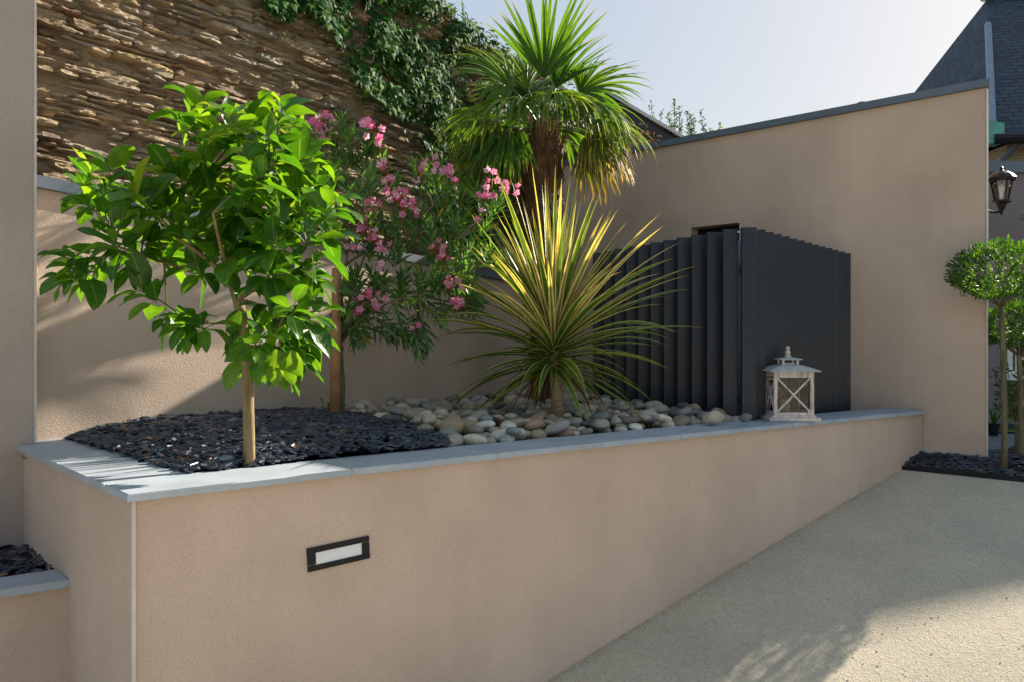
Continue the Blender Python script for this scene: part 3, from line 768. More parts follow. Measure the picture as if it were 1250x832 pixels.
# ---- lantern on the coping
LX=(1.63+1.862)/2; LY=5.185; LZ=ZT+.001
ln=empty('lantern',(LX,LY,LZ),'weathered white wooden candle lantern with crossed bars and tin roof on the coping','lantern')
hw=.113; 
mb=MB(); box(mb,(LX,LY,LZ+.012),.315,.285,.02); box(mb,(LX,LY,LZ+.029),.27,.245,.014); 
for sx in (-1,1):
    for sy in (-1,1): box(mb,(LX+sx*.12,LY+sy*.1,LZ+.001),.03,.03,.006)
mb.build('base',M['whitewood'],ln)
zb_=LZ+.036; zt_=LZ+.305
mb=MB()
for sx in (-1,1):
    for sy in (-1,1): box(mb,(LX+sx*hw,LY+sy*hw*.93,(zb_+zt_)/2),.021,.021,zt_-zb_)
for sy in (-1,1):
    for zz,h in ((zb_+.009,.018),(zt_-.018,.036)): box(mb,(LX,LY+sy*hw*.93,zz),2*hw-.021,.0155,h)
for sx in (-1,1):
    for zz,h in ((zb_+.009,.018),(zt_-.010,.02),(zt_-.045,.012)): box(mb,(LX+sx*hw,LY,zz),.0155,2*hw*.93-.021,h)
mb.build('frame',M['whitewood'],ln)
for sgn,axis in ((-1,'f'),(1,'f'),(-1,'s'),(1,'s')):
    mb=MB(); z0=zb_+.02; z1=zt_-(.038 if axis=='f' else .052); wd=hw-.011
    for dd in (-1,1):
        if axis=='f': pa=V((LX-wd,LY+sgn*(hw*.93),z0 if dd>0 else z1)); pb=V((LX+wd,LY+sgn*hw*.93,z1 if dd>0 else z0)); off_=V((0,.002*dd,0))
        else: pa=V((LX+sgn*hw,LY-wd*.9,z0 if dd>0 else z1)); pb=V((LX+sgn*hw,LY+wd*.9,z1 if dd>0 else z0)); off_=V((.002*dd,0,0))
        pa=pa+off_; pb=pb+off_; t=(pb-pa).normalized(); nrm=V((0,1,0)) if axis=='f' else V((1,0,0)); s_=t.cross(nrm)
        pts=[]
        for e in (pa,pb):
            for a_,b_ in ((-1,-1),(1,-1),(1,1),(-1,1)): pts.append(e+s_*a_*.0055+nrm*b_*.0045)
        mb.add(pts,[(3,2,1,0),(4,5,6,7),(0,1,5,4),(1,2,6,5),(2,3,7,6),(3,0,4,7)])
    mb.build('cross_bar',M['whitewood'],ln)
    mb=MB()
    if axis=='f': mb.add([(LX-wd,LY+sgn*(hw*.93-.008),z0),(LX+wd,LY+sgn*(hw*.93-.008),z0),(LX+wd,LY+sgn*(hw*.93-.008),z1),(LX-wd,LY+sgn*(hw*.93-.008),z1)],[(0,1,2,3)])
    else: mb.add([(LX+sgn*(hw-.008),LY-wd*.9,z0),(LX+sgn*(hw-.008),LY+wd*.9,z0),(LX+sgn*(hw-.008),LY+wd*.9,z1),(LX+sgn*(hw-.008),LY-wd*.9,z1)],[(0,1,2,3)])
    mb.build('glass_pane',M['glass'],ln)
mb=MB(); lathe(mb,(LX,LY,0),[(.152,zt_+.001),(.155,zt_+.006),(.12,zt_+.022),(.062,zt_+.042),(.055,zt_+.043)],4,square=True); mb.build('roof',M['lantern_roof'],ln)
mb=MB()
for sx in (-1,1):
    for sy in (-1,1): box(mb,(LX+sx*.045,LY+sy*.045,zt_+.058),.013,.013,.03)
box(mb,(LX,LY,zt_+.048),.07,.07,.01); lathe(mb,(LX,LY,0),[(.068,zt_+.073),(.070,zt_+.078),(.03,zt_+.088),(.01,zt_+.090)],4,square=True); mb.build('vent_cap',M['lantern_roof'],ln)
mb=MB(); lathe(mb,(LX,LY,zt_+.09),[(.018,0),(.022,.008),(.012,.016),(.018,.026),(.018,.034),(.009,.042),(.013,.05),(.013,.062),(.008,.068)],12); mb.build('finial',M['whitewood'],ln)
mb=MB(); lathe(mb,(LX-.02,LY,zb_),[(.032,0),(.032,.09),(.028,.094),(.003,.094),(.002,.106)],14)
tag(mb.build('candle',M['candle']),'thick cream candle standing inside the white lantern','candle')

# ---- stone wall
Sd=V((.60,.80)); SO=.42; SB=KB+perp(Kd)*SO
def spt(s,dz,o=0): p=SB+Sd*s-perp(Sd)*o; return V((p.x,p.y,dz))
def sint(px,py,o=0):
    b=SB-perp(Sd)*o; m=(px-HX)/F; s=(m*b.y-b.x)/(Sd.x-m*Sd.y); Y=(b+Sd*s).y; return s,E-(py-HY)/F*Y
def stop_z(s):
    if s<2.5: return E+2.95
    return E+2.95-.12*(s-2.5) if s<4 else E+2.77-.055*(s-4)
sw=empty('stone_wall',(SB.x,SB.y,E-.9),'old dry rubble wall of weathered brown schist stones high behind the planter','wall')
mb=MB(); nS=90; nZ=34; SS0,SS1=-1.2,9.2
for i in range(nS+1):
    s=SS0+(SS1-SS0)*i/nS
    for j in range(nZ+1):
        z=E-.6+(stop_z(s)-.04-(E-.6))*j/nZ; mb.v.append(tuple(spt(s,z,.025*noise.noise(V((s*4,z*5,0)))-.026)))
for i in range(nS):
    for j in range(nZ):
        a=i*(nZ+1)+j; mb.face((a,a+nZ+1,a+nZ+2,a+1))
o=len(mb.v)
mb.add([spt(SS0,E-.6,-.4),spt(SS1,E-.6,-.4),spt(SS1,stop_z(SS1)-.04,-.4),spt(SS0,stop_z(SS0)-.04,-.4)],[(0,1,2,3)])
mb.add([spt(SS0,stop_z(SS0)-.04,-.4),spt(2.5,stop_z(2.5)-.04,-.4),spt(2.5,stop_z(2.5)-.04,.0),spt(SS0,stop_z(SS0)-.04,0.)],[(0,1,2,3)])
mb.build('mortar_core',M['mortar'],sw,smooth=True)
mb=MB()
NX,NY,NZ=7,3,3
def stone(s0,s1,z0,z1,tilt,dep):
    o=len(mb.v); r=R(); seed=V((U(0,50),U(0,50),0)); L_=s1-s0; H_=z1-z0
    ni=min(20,max(5,int(L_/.022))); nj=min(9,max(4,int(H_/.010)))
    yaw=U(-.16,.06); lean=U(-.35,.2)
    for i in range(ni+1):
        for j in range(nj+1):
            a=i/ni; b=j/nj
            ea=min(a,1-a)*L_; eb=min(b,1-b)*H_
            rim=min(1,ea/.02)*min(1,eb/.011); rim=rim**.5
            x_=a*L_; y_=b*H_
            split=noise.noise(V((x_*5,y_*60,0))+seed)         # cleavage layers of the schist
            step=round(split*2.2)/2.2
            ns=noise.noise(V((x_*8,y_*22,9))+seed); n3=noise.noise(V((x_*38,y_*75,3))+seed)
            d=-.045+rim*(dep+.045+.013*step+.016*ns+.012*n3+yaw*(x_-L_/2)+lean*(y_-H_/2))
            taper=1-.45*abs(2*a-1)**2.5
            zz=(z0+z1)/2+(b-.5)*H_*taper*(1+.25*noise.noise(V((x_*9,b,7))+seed))+tilt*(a-.5)*L_+.008*noise.noise(V((x_*12,2,1))+seed)
            mb.v.append(tuple(spt(s0+x_+.010*ns,zz,d)))
    for i in range(ni):
        for j in range(nj):
            q=o+i*(nj+1)+j; mb.face((q,q+nj+1,q+nj+2,q+1),None,r)
z=E+.42
while z<E+3.0:
    h=U(.022,.042) if R()<.6 else U(.042,.078)
    s=SS0+U(0,.2)
    while s<SS1:
        l=U(.07,.22) if R()<.65 else U(.22,.45)
        if h>.07: l*=.75
        dz=.055*noise.noise(V((s*.7,z*1.3,5)))+.012*noise.noise(V((s*4,z*9,2)))
        if z+h<stop_z(s)+.03:
            if h>.05 and R()<.45:
                k=U(.4,.6); stone(s,s+l*1.01,z+dz,z+dz+h*k*1.05,U(-.05,.03),U(-.01,.045)); stone(s+U(-.06,.06),s+l*U(.85,1.05),z+dz+h*k,z+dz+h*1.04,U(-.05,.03),U(-.01,.045))
            else: stone(s-.004,s+l+.006,z+dz-.002,z+dz+h*1.06,U(-.05,.03),U(-.02,.05))
        s+=l
    z+=h*.95
mb.build('stones',M['stone'],sw,smooth=False)

# ---- lean-to roof edge at far end of the stone wall
def fp(px,py,Y): return W(px,py,Y)
lr=empty('lean_to_roof',fp(800,150,9.0),'pale-topped sloping roof edge with dark fascia between the palm and the outbuilding','roof')
mb=MB(); a=fp(735,108,8.4); b=fp(838,169,9.2); up=V((0,0,.05)); bk=V((.5,.9,0))
def slabroof(mb,a,b,h0,h1,w): 
    pts=[a+V((0,0,h0)),b+V((0,0,h0)),b+w+V((0,0,h0)),a+w+V((0,0,h0)),a+V((0,0,h1)),b+V((0,0,h1)),b+w+V((0,0,h1)),a+w+V((0,0,h1))]
    mb.add(pts,[(3,2,1,0),(4,5,6,7),(0,1,5,4),(1,2,6,5),(2,3,7,6),(3,0,4,7)])
slabroof(mb,a,b,-.025,.015,bk); mb.build('roof_top',M['zinc_light'],lr)
mb=MB(); slabroof(mb,a+V((.02,.03,0)),b+V((-.02,.03,0)),-.20,-.026,V((.03,.05,0))); mb.build('fascia',M['dark'],lr)
mb=MB(); slabroof(mb,a+V((0,.12,-.2)),b+V((0,.12,-.1)),-.8,.0,bk*.8); mb.build('rubble_infill',M['stone'],lr)
mb=MB()
for _ in range(520):
    t=R(); p=a.lerp(b,t)+V((U(-.05,.05),U(-.05,.08),-.16-U(0,.42))); leaf(mb,p,(U(-1,1),U(-1,0),U(-1,.6)),(0,-1,.3),U(.04,.1),.02,.4,.2,2,'lance',r=U(0,1))
tag(mb.build('dry_creeper',M['fibre_strand']),'brown dead creeper tangle under the sloping roof edge beside the palm','creeper')

# ---- ivy on the stone wall
def inpoly(x,y,P):
    c=False;j=len(P)-1
    for i in range(len(P)):
        if (P[i][1]>y)!=(P[j][1]>y) and x<(P[j][0]-P[i][0])*(y-P[i][1])/(P[j][1]-P[i][1])+P[i][0]: c=not c
        j=i
    return c
IVP=[(296,-40),(330,14),(352,26),(374,8),(400,30),(418,62),(432,95),(455,115),(470,135),(500,150),(520,175),(535,210),(530,250),(548,292),(600,300),(650,270),(700,230),(760,175),(770,135),(700,110),(660,85),(625,62),(596,45),(575,22),(560,24),(545,2),(530,-40)]
iv=empty('ivy',spt(3,E+1),'thick dark green ivy hanging over the top of the stone wall','ivy')
def ivyleaf(mb,p,nrm,dirn,S):
    nrm=nrm.normalized(); d=(dirn-nrm*dirn.dot(nrm)).normalized(); s=d.cross(nrm); r=R()
    sh=[(0,-.05),(.42,-.12),(.52,.22),(.28,.38),(.0,1.0),(-.28,.38),(-.52,.22),(-.42,-.12)]
    pts=[p]+[p+s*(x*S*.9)+d*(y*S)+nrm*(-.12*S*(abs(x)+max(0,y-.4))) for x,y in sh]
    k=len(sh); uv=[(.5,.3)]+[(.5+x*.5,(y+.1)/1.1) for x,y in sh]
    mb.add(pts,[(0,1+i,1+(i+1)%k) for i in range(k)],r,0,uv)
wn=V((-perp(Sd).x,-perp(Sd).y,0))
mb=MB(); cnt=0
while cnt<8200:
    px=U(290,775); py=U(-40,305)
    if not inpoly(px,py,IVP): continue
    nz=noise.noise(V((px*.022,py*.022,1)))+.5*noise.noise(V((px*.06,py*.06,4)))
    edge_ok=nz>-.28
    if not edge_ok and R()<.85: continue
    thick=.05+.20*max(0,nz+.25)
    o_=U(.02,thick) if R()<.5 else thick*U(.8,1.05)
    s,z=sint(px,py,o_)
    if z>stop_z(s)+.10: continue
    p=spt(s,z,o_); cnt+=1
    ivyleaf(mb,p,wn+V((U(-.6,.6),U(-.5,.5),U(-.1,1.0))),V((U(-.6,.6),U(-.4,.4),-1)),U(.035,.07))
for _ in range(160):    # stray leaves on wispy stems beyond the edge of the mass
    i=random.randrange(len(IVP)); P=IVP[i]; px=P[0]+random.gauss(0,9); py=P[1]+random.gauss(0,12)
    s,z=sint(px,py,.06)
    if z>stop_z(s)+.12: continue
    ivyleaf(mb,spt(s,z,.06),wn+V((U(-.5,.5),U(-.5,.5),.4)),V((U(-.6,.6),0,-1)),U(.03,.055))
# crest leaves standing above the wall top
for _ in range(2000):
    s=U(1.6,9.0); p=spt(s,stop_z(s)+abs(random.gauss(0,.045)) ,U(-.3,.16)); ivyleaf(mb,p,wn*.6+V((U(-.6,.6),U(-.5,.5),1)),V((U(-1,1),U(-1,1),U(-.6,.8))),U(.035,.065))
mb.build('foliage',M['ivy'],iv)
mb=MB()
for _ in range(70):
    px=U(310,700); py=U(-20,200)
    if not inpoly(px,py,IVP): continue
    s,z=sint(px,py,.03); p=spt(s,z,.05); pts=[p]
    for k in range(5): p=p+V((U(-.05,.05),U(-.04,.04),-U(.03,.09))); pts.append(p)
    tube(mb,pts,.004,4)
mb.build('stem',M['twig'],iv)
# upright shoots above the ivy
mb=MB()
for (px,py) in ((565,8),(552,14),(575,20),(538,4)):
    s,z=sint(px,py+22,.0); a=spt(s,z,0); b=a+V((U(-.05,.05),0,.2)); tube(mb,[a,(a+b)/2+V((.01,0,0)),b],.004,4); 
    for k in range(10): leaf(mb,a.lerp(b,k/10),(U(-1,1),U(-1,1),.6),(0,-1,.5),.035,.018,.2,.2,2,'oval')
mb.build('shoot',M['shrub'],iv)

# ---- shrub behind the building
sh=empty('background_shrub',fp(850,175,9.3),'sparse small-leaved shrub tips showing above the outbuilding roof edge','shrub')
mbs=MB(); mbl=MB()
for (px,py,n_) in ((795,122,16),(807,135,12),(823,121,34),(829,131,26),(816,138,30),(838,136,30),(843,139,30),(832,148,30),(846,146,22),(856,134,18),(858,152,16),(878,149,14),(822,150,30),(812,152,20),(866,157,8),(840,157,20)):
    b=fp(px,py,9.3); a=V((b.x+U(-.04,.04),b.y+U(-.2,.2),E+2.2)); tube(mbs,[a,b],[.006,.002],4)
    ln_=(b-a).length; k=n_
    for i in range(k*2):
        t=U(max(0,1-.36/ln_),1); leaf(mbl,a.lerp(b,t)+V((U(-.02,.02),U(-.02,.02),0)),(U(-1,1),U(-1,1),U(.0,1.1)),(0,-1,.6),U(.025,.05),.018,.2,.2,2,'oval')
mbs.build('branches',M['twig'],sh); mbl.build('foliage',M['shrub'],sh)

# ================================================================ LEMON TREE
LB=V((*onray(304,3.20),E-.47)); Yt=3.20
lt=empty('lemon_tree',LB,'small lemon tree with big glossy bright green leaves in the slate at the planter corner','tree')
def T(px,py,d=0): return W(px,py,Yt+d)
trunk=[LB+V((0,0,-.05)),T(304,540),T(303,480),T(299,430),T(297,395),T(290,365),T(283,345,.02)]
mb=MB(); tube(mb,trunk,[.024,.0225,.021,.0205,.021,.020,.018],10); 
fork=trunk[-1]
br=[]
def limb(a,b,c,r0,r1): pts=bez(a,b,c,6); tube(mb,pts,[r0+(r1-r0)*i/6 for i in range(7)],7); return pts
mains=[limb(fork,T(262,320,-.05),T(215,290,-.05),.013,.006),limb(fork,T(275,280,.08),T(255,210,.12),.014,.006),limb(fork,T(300,300,.05),T(330,215,.0),.014,.006),limb(trunk[-2],T(320,350,-.08),T(375,300,-.12),.012,.006),limb(trunk[-2],T(330,375,-.05),T(340,400,-.15),.008,.005),limb(fork,T(240,335,.1),T(140,300,.05),.010,.005),limb(fork,T(300,270,.2),T(380,220,.25),.012,.005),limb(fork,T(270,310,-.2),T(260,260,-.28),.010,.005),limb(trunk[-3],T(270,395,-.02),T(230,395,-.05),.006,.003)]
mb.build('trunk',M['lemon_bark'],lt,smooth=True)
tips=[(222,135),(240,128),(268,132),(300,142),(340,128),(352,130),(325,165),(370,162),(395,195),(412,222),(424,240),(416,275),(400,300),(385,335),(360,300),(350,240),(310,210),(280,170),(250,185),(215,195),(190,205),(133,192),(110,212),(92,228),(120,245),(150,235),(180,255),(210,240),(240,230),(270,240),(300,260),(330,280),(80,325),(70,318),(105,322),(130,300),(155,320),(165,290),(200,280),(230,300),(172,345),(260,290),(290,310),(345,325),(325,350),(378,365),(350,385),(318,425),(338,432),(300,400),(222,388),(205,402),(240,392),(380,270),(392,250),(345,190),(360,215),(395,335),(372,410),(245,330),(275,150),(320,240),(235,205),(265,210),(300,185),(335,205),(385,220),(370,250),(310,150),(190,235),(165,215),(290,235),(340,260),(310,290),(225,260),(250,265),(280,280),(365,330),(340,300),(145,265),(205,310),(100,235),(360,185),(295,165),(255,160),(405,350),(410,375),(385,395),(395,420),(370,440),(345,450),(60,335),(90,345)]
mbt=MB(); mbl=MB()
def lemon_leaves(tip,d,n,big=1.0):
    d=d.normalized(); x,y=frame_of(d)
    for i in range(n):
        a=i*2.4+U(-.3,.3); k=i/n
        base=tip-d*(.10*(1-k))
        spread=.55+.55*(1-k)
        ld=(d*(1-spread*.45)+(x*math.cos(a)+y*math.sin(a))*spread+V((0,0,-.18))).normalized()
        L_=U(.075,.172)*big*(1.0 if k<.8 else .75)
        pet=base+ld*.014
        tube(mbt,[base,pet],.0016,3,cap=False)
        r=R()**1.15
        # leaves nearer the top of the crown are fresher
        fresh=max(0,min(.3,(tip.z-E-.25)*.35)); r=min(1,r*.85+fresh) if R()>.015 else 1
        up=V((U(-.5,.5),U(-.5,.5),1))
        leaf(mbl,pet,ld,up,L_,L_*U(.46,.56),U(.5,1.5),U(.15,.5),7,'oval',r=r,wave=.14,twist=U(-.5,.5))
allm=[p for m_ in mains for p in m_]
for (px,py) in tips:
    tp=T(240+(px-240)*.93+U(-9,9),py+U(-7,9),random.gauss(0,.17)); near=min(allm,key=lambda p:(p-tp).length*(1+ (0.4 if p.z>tp.z else 0)))
    out=(tp-near); 
    mid=near.lerp(tp,.5)+V((0,0,.03)); pts=bez(near,mid,tp,4); tube(mbt,pts,[.0045,.004,.0035,.003,.0022],4)
    lemon_leaves(tp,(pts[-1]-pts[-2]).normalized()+V((0,0,.35))+out.normalized()*.2,random.randint(6,11))
mbt.build('twigs',simple('green_twig',(.12,.16,.04),.6),lt); mbl.build('foliage',M['lemon'],lt,smooth=True)
# large leaves of the lower sucker
mb=MB()
for (px,py,dx,dz,L_) in ((322,428,-.10,-.75,.13),(335,425,.15,-.8,.15),(318,432,.05,-1,.12),(345,430,.6,-.5,.13),(312,425,-.75,-.25,.12),(350,440,.4,-.9,.10),(292,440,-.35,-1,.12)):
    leaf(mb,T(px,py,-.18),(dx,-.35,dz),(0,-1,.3),L_,L_*.6,.4,.3,7,'oval',r=U(.7,.93),wave=.2)
mb.build('sucker_leaves',M['lemon'],lt,smooth=True)

# ================================================================ OLEANDER
OB=V((*onray(414,4.95),E-.47)); Yo=4.95
ol=empty('oleander',OB,'tall oleander shrub with narrow dark leaves and pink flower clusters beside a stake','shrub')
def O(px,py,d=0): return W(px,py,Yo+d)
mb=MB()
ot=[OB+V((0,.04,-.03)),O(418,470,.05),O(414,420,.04),O(416,370,.04),O(412,330,.03)]
tube(mb,ot,[.022,.019,.018,.017,.015],8)
tube(mb,[V((p.x+.02*math.sin(i*1.7),p.y+.02*math.cos(i*1.7),p.z)) for i,p in enumerate([ot[0].lerp(ot[-1],k/16) for k in range(17)])],.010,6)
omain=[]
for c,b in (((400,240,.05),(410,180,.1)),((430,250,0),(450,190,.05)),((440,290,-.05),(480,260,0)),((470,300,-.1),(530,250,-.1)),((460,340,-.1),(560,290,-.15)),((450,370,-.15),(510,360,-.2)),((430,380,-.1),(460,360,-.2)),((470,370,-.05),(560,350,-.1)),((400,300,.1),(390,210,.15)),((480,280,.1),(590,250,.1))):
    pts=bez(ot[random.choice((2,3,4))],O(*c),O(*b),7); tube(mb,pts,[.009-.0008*i for i in range(8)],5); omain+=pts[2:]
mb.build('stems',M['ole_bark'],ol,smooth=True)
otips=[(375,165),(388,158),(402,152),(418,150),(432,158),(448,160),(462,170),(468,195),(455,205),(440,190),(425,185),(408,180),(392,190),(380,210),(400,215),(420,215),(440,225),(458,230),(475,225),(488,245),(500,262),(482,270),(462,262),(445,260),(425,250),(405,245),(430,285),(452,290),(470,300),(488,300),(505,290),(505,200),(520,195),(535,205),(550,215),(512,220),(530,235),(548,240),(565,235),(580,225),(598,240),(610,242),(590,255),(572,260),(555,265),(538,270),(520,265),(520,295),(540,290),(560,285),(580,280),(598,270),(535,315),(555,320),(572,315),(585,305),(510,330),(528,340),(548,350),(568,345),(580,340),(490,340),(470,335),(450,330),(432,330),(430,365),(448,380),(470,385),(490,395),(508,405),(522,425),(510,430),(500,420),(540,385),(560,380),(575,375),(586,370),(540,400),(430,395),(445,410),(432,420),(475,415),(425,345),(495,360),(515,370),(600,300),(560,300),(468,355)]
mbl=MB(); mbt=MB()
for (px,py) in [q for q in otips]+[(q[0]+U(-14,14),q[1]+U(-12,14)) for q in otips if R()<.7]:
    tp=O(px,py,random.gauss(0,.13)); near=min(omain,key=lambda p:(p-tp).length+ (0.15 if p.z>tp.z else 0)); 
    low=py>340
    pts=bez(near,near.lerp(tp,.5)+V((0,0,-.02 if not low else .03)),tp,5); tube(mbt,pts,[.005,.0045,.004,.0035,.003,.0025],4)
    d=((pts[-1]-pts[-2]).normalized()*.7+V((0,0,.9 if not low else .0)) ).normalized(); x,y=frame_of(d); ph=R()*6
    for w in range(6):
        for j in range(3):
            a=ph+w*1.05+j*2.094+U(-.2,.2); kk=w/6
            sp=.9-.55*kk; ld=d*(1-.4*sp)+(x*math.cos(a)+y*math.sin(a))*sp
            L_=U(.095,.145)*(1-.35*kk)
            leaf(mbl,tp-d*(.13*(1-kk)),ld,d+V((0,0,.3)),L_,L_*U(.16,.20),U(.0,.5),.3,4,'lance',r=R()**1.2 if R()>.008 else 1)
mbt.build('twigs',M['ole_bark'],ol); mbl.build('foliage',M['oleander'],ol,smooth=True)
fl=[(300,158),(308,176),(303,150),(372,150),(380,146),(390,142),(398,147),(386,153),(403,155),(392,165),(442,146),(450,152),(458,160),(464,168),(446,160),(466,200),(472,212),(478,230),(486,236),(492,242),(482,244),(500,252),(505,258),(492,256),(450,250),(456,256),(444,262),(452,285),(459,290),(464,297),(447,280),(469,302),(457,322),(438,368),(434,374),(459,364),(461,372),(457,369),(511,393),(535,302),(540,318),(528,195),(550,210),(537,213),(553,216),(595,216),(597,232),(590,238),(613,229),(608,226),(626,232),(601,226),(553,342),(566,368),(556,350),(432,300),(429,296),(504,212),(510,206),(588,262),(560,372),(538,310),(470,222)]
for (px,py) in fl:
  mb=MB(); mk=[]
  for rep in range(3 if R()<.6 else 2):
    c=O(px+U(-9,9),py+U(-8,8),-.17+U(-.05,.03) if not px<320 else .1); ax=V((U(-.5,.5),-1,U(-.1,.7))).normalized(); x,y=frame_of(ax); r=R(); S=U(.018,.026); ph=R()*6
    for j in range(5):
        a=ph+j*1.2566; d=x*math.cos(a)+y*math.sin(a); leaf(mb,c+d*.003,d+ax*.35,ax,S,S*.85,.15,-.2,3,'oval',r=r,twist=.3)
    lathe(mb,c,[(.002,-.001),(.003,.002)],5,m=1)
  a_=c; b_=O(px+U(-4,4),py+16,-.02); tube(mb,[a_+V((0,.004,0)),a_.lerp(b_,.5)+V((U(-.01,.01),0,0)),b_],[.0018,.002,.0028],4,m=2)
  for q in range(4):
      e=c+V((U(-.03,.03),U(-.02,.03),U(-.02,.035))); tube(mb,[b_.lerp(c,.5),e],[.0015,.0035],4,m=2)
  mb.build('flower_cluster',[M['petal'],M['petal_core'],M['red_stem']],ol)
# stake
sk=W(408,515,4.86); mb=MB(); s_top=W(411,328,4.88); tube(mb,[V((sk.x,sk.y,E-.52)),sk.lerp(s_top,.5)+V((.004,0,0)),s_top],[.031,.030,.029],12)
st=empty('wooden_stake',(sk.x,sk.y,E-.5),'round orange-brown wooden stake beside the oleander trunk','stake'); mb.build('post',M['wood'],st,smooth=True)
mb=MB(); 
for py in (385,):
    p=W(410,py,4.9); lathe(mb,(p.x,p.y,p.z),[(.036,-.012),(.036,.012)],14)
mb.build('tie',M['dark'],st)
# shoots at the base
bp=W(402,518,4.9); sp_=empty('sapling_shoots',bp,'small green seedling shoots at the foot of the wooden stake','plant'); mb=MB(); mt=MB()
for k in range(5):
    a=bp+V((U(-.03,.03),U(-.02,.03),-.02)); b=a+V((U(-.05,.06),0,U(.1,.2))); tube(mt,[a,b],.002,4)
    for i in range(9): leaf(mb,a.lerp(b,.15+.85*i/9),(U(-1,1),U(-1,.5),.9),(0,-1,.8),U(.03,.055),.011,.3,.3,3,'lance')
mt.build('stems',M['ole_bark'],sp_); mb.build('foliage',M['oleander'],sp_,smooth=True)

# ================================================================ PALM
Yp=6.0; PB=V((*onray(662,Yp),E-.48)); HUB=W(661,150,Yp)
pa=empty('fan_palm',PB,'tall windmill fan palm with shaggy brown trunk behind the spiky plant','palm tree')
mb=MB(); pts=[PB.lerp(HUB,i/24)+V((.02*math.sin(i*.3),0,0)) for i in range(25)]
rad=[(.105+.02*(i/24)+(.03 if i>13 else 0)*min(1,(i-13)/5 if i>13 else 0))*U(.93,1.07)*(1 if i<23 else .6) for i in range(25)]
tube(mb,pts,rad,18)
mb.v=[tuple(V(v)+V((.03*noise.noise(V(v)*14),.03*noise.noise(V(v)*14+V((5,0,0))),0))) for v in mb.v]
mb.build('trunk',M['fibre'],pa,smooth=True)
mb=MB()
for _ in range(1500):
    t=R(); i=min(23,int(t*24)); p=pts[i].lerp(pts[i+1],t*24-i); a=R()*6.283; rr=rad[i]
    d=V((math.cos(a),math.sin(a),0)); up=1 if R()<.6 else -1
    big=R()<.22
    leaf(mb,p+d*rr*.96,d*U(.25,.6)+V((U(-.25,.25),U(-.25,.25),up)),d,U(.06,.14) if not big else U(.10,.17),U(.004,.010) if not big else U(.03,.05),U(0,.8),.3,3,'seg',r=U(0,1) if not big else U(.3,.9))
mb.build('fibre_mat',M['fibre_strand'],pa)
def fan(d,Lp,Rr,n,spread,droop,mat,face=None,segdroop=1.0):
    d=V(d).normalized(); g=V((0,0,-1))
    # petiole arc
    p=HUB+V((d.x*.05,d.y*.05,-.05)); q=p+d*Lp+g*(.06*Lp)
    pts=bez(p,p+d*Lp*.55+V((0,0,.05)),q,5)
    fb=MB(); tube(fb,pts,[.011,.009,.008,.007,.006,.006],5)
    dd=(pts[-1]-pts[-2]).normalized()
    nr=V(face) if face else V((0,0,1))
    nr=(nr-dd*nr.dot(dd)); 
    if nr.length<.15: nr=V((0,-1,0))-dd*(-dd.y)
    nr.normalize(); s=dd.cross(nr).normalized()
    lb=MB()
    base_r=R()*.55
    for i in range(n):
        u=(i+.5)/n*2-1; a=u*spread; 
        dr=dd*math.cos(a)+s*math.sin(a)-nr*(.16*math.cos(a*1.0)-.1)
        L_=Rr*(1-.22*abs(u)**2.5)*U(.82,1.08); dr=dr+V((U(-.05,.05),U(-.05,.05),U(-.05,.05)))
        leaf(lb,q,dr,nr+s*(.25 if i%2 else -.25),L_,.034*(Rr/.55),droop*U(.6,1.5)*segdroop*1.25,.35,8,'seg',r=min(1,base_r+U(0,.45)))
    f=fb.build('petiole',M['palm_stalk'],pa,smooth=True); l=lb.build('frond',mat,pa,smooth=True)
M['palm_stalk']=simple('petiole_green',(.10,.16,.04),.5)
random.seed(21)
fr=[ # direction, Lp, R, spread, droop, face
 ((.04,-.15,1),.44,.64,.88,.16,(0,-1,.1)),
 ((-.25,.2,1),.40,.50,.8,.35,(.6,-1,.2)),
 ((.28,.1,1),.40,.50,.85,.45,(-.7,-1,.5)),
 ((.70,-.15,.80),.42,.48,1.45,.8,(-.4,-.8,.6)),
 ((.75,.4,.55),.42,.48,1.45,1.0,(-.2,-.7,.7)),
 ((-.5,-.3,.75),.40,.50,1.4,1.0,(.3,-.7,.7)),
 ((-.85,.1,.45),.42,.50,1.4,1.6,(.2,-.6,.8)),
 ((-.80,-.4,.15),.38,.48,1.4,1.9,(0,-.5,1)),
 ((-.9,.3,.05),.40,.50,1.4,2.0,(0,-.3,1)),
 ((-.4,-.85,.35),.40,.52,1.4,1.9,(0,-.3,1)),
 ((.15,-.95,.40),.42,.52,1.4,2.0,(0,-.2,1)),
 ((.55,-.75,.30),.42,.50,1.4,1.9,(0,-.3,1)),
 ((.85,-.35,.15),.42,.50,1.4,1.7,(0,-.3,1)),
 ((.9,.25,-.05),.42,.48,1.4,1.7,(0,-.3,1)),
 ((.80,-.5,-.20),.40,.44,1.35,1.6,(0,-.5,1)),
 ((.55,-.2,-.35),.36,.42,1.2,1.2,(.3,-1,.4)),
 ((-.75,-.3,-.30),.38,.42,1.3,1.4,(-.2,-.8,.6)),
 ((-.5,-.65,-.1),.36,.48,1.3,1.8,(0,-.5,1)),
 ((-.3,.7,.5),.42,.50,1.4,1.0,(0,0,1)),
 ((.35,.8,.3),.42,.50,1.4,1.2,(0,0,1)),
 ((-.2,.4,.8),.40,.52,1.3,.5,(0,-.6,1)),
 ((-.55,.6,-.1),.40,.46,1.3,1.6,(0,-.3,1)),
 ((.45,.5,.75),.42,.50,1.4,.8,(0,-.5,1)),
 ((-.75,-.55,-.55),.42,.46,1.3,1.2,(-.3,-.8,.5)),
 ((-.95,-.1,-.25),.46,.50,1.4,1.8,(0,-.5,1)),
 ((-.55,-.8,-.3),.44,.46,1.3,1.5,(0,-.6,1)),
]
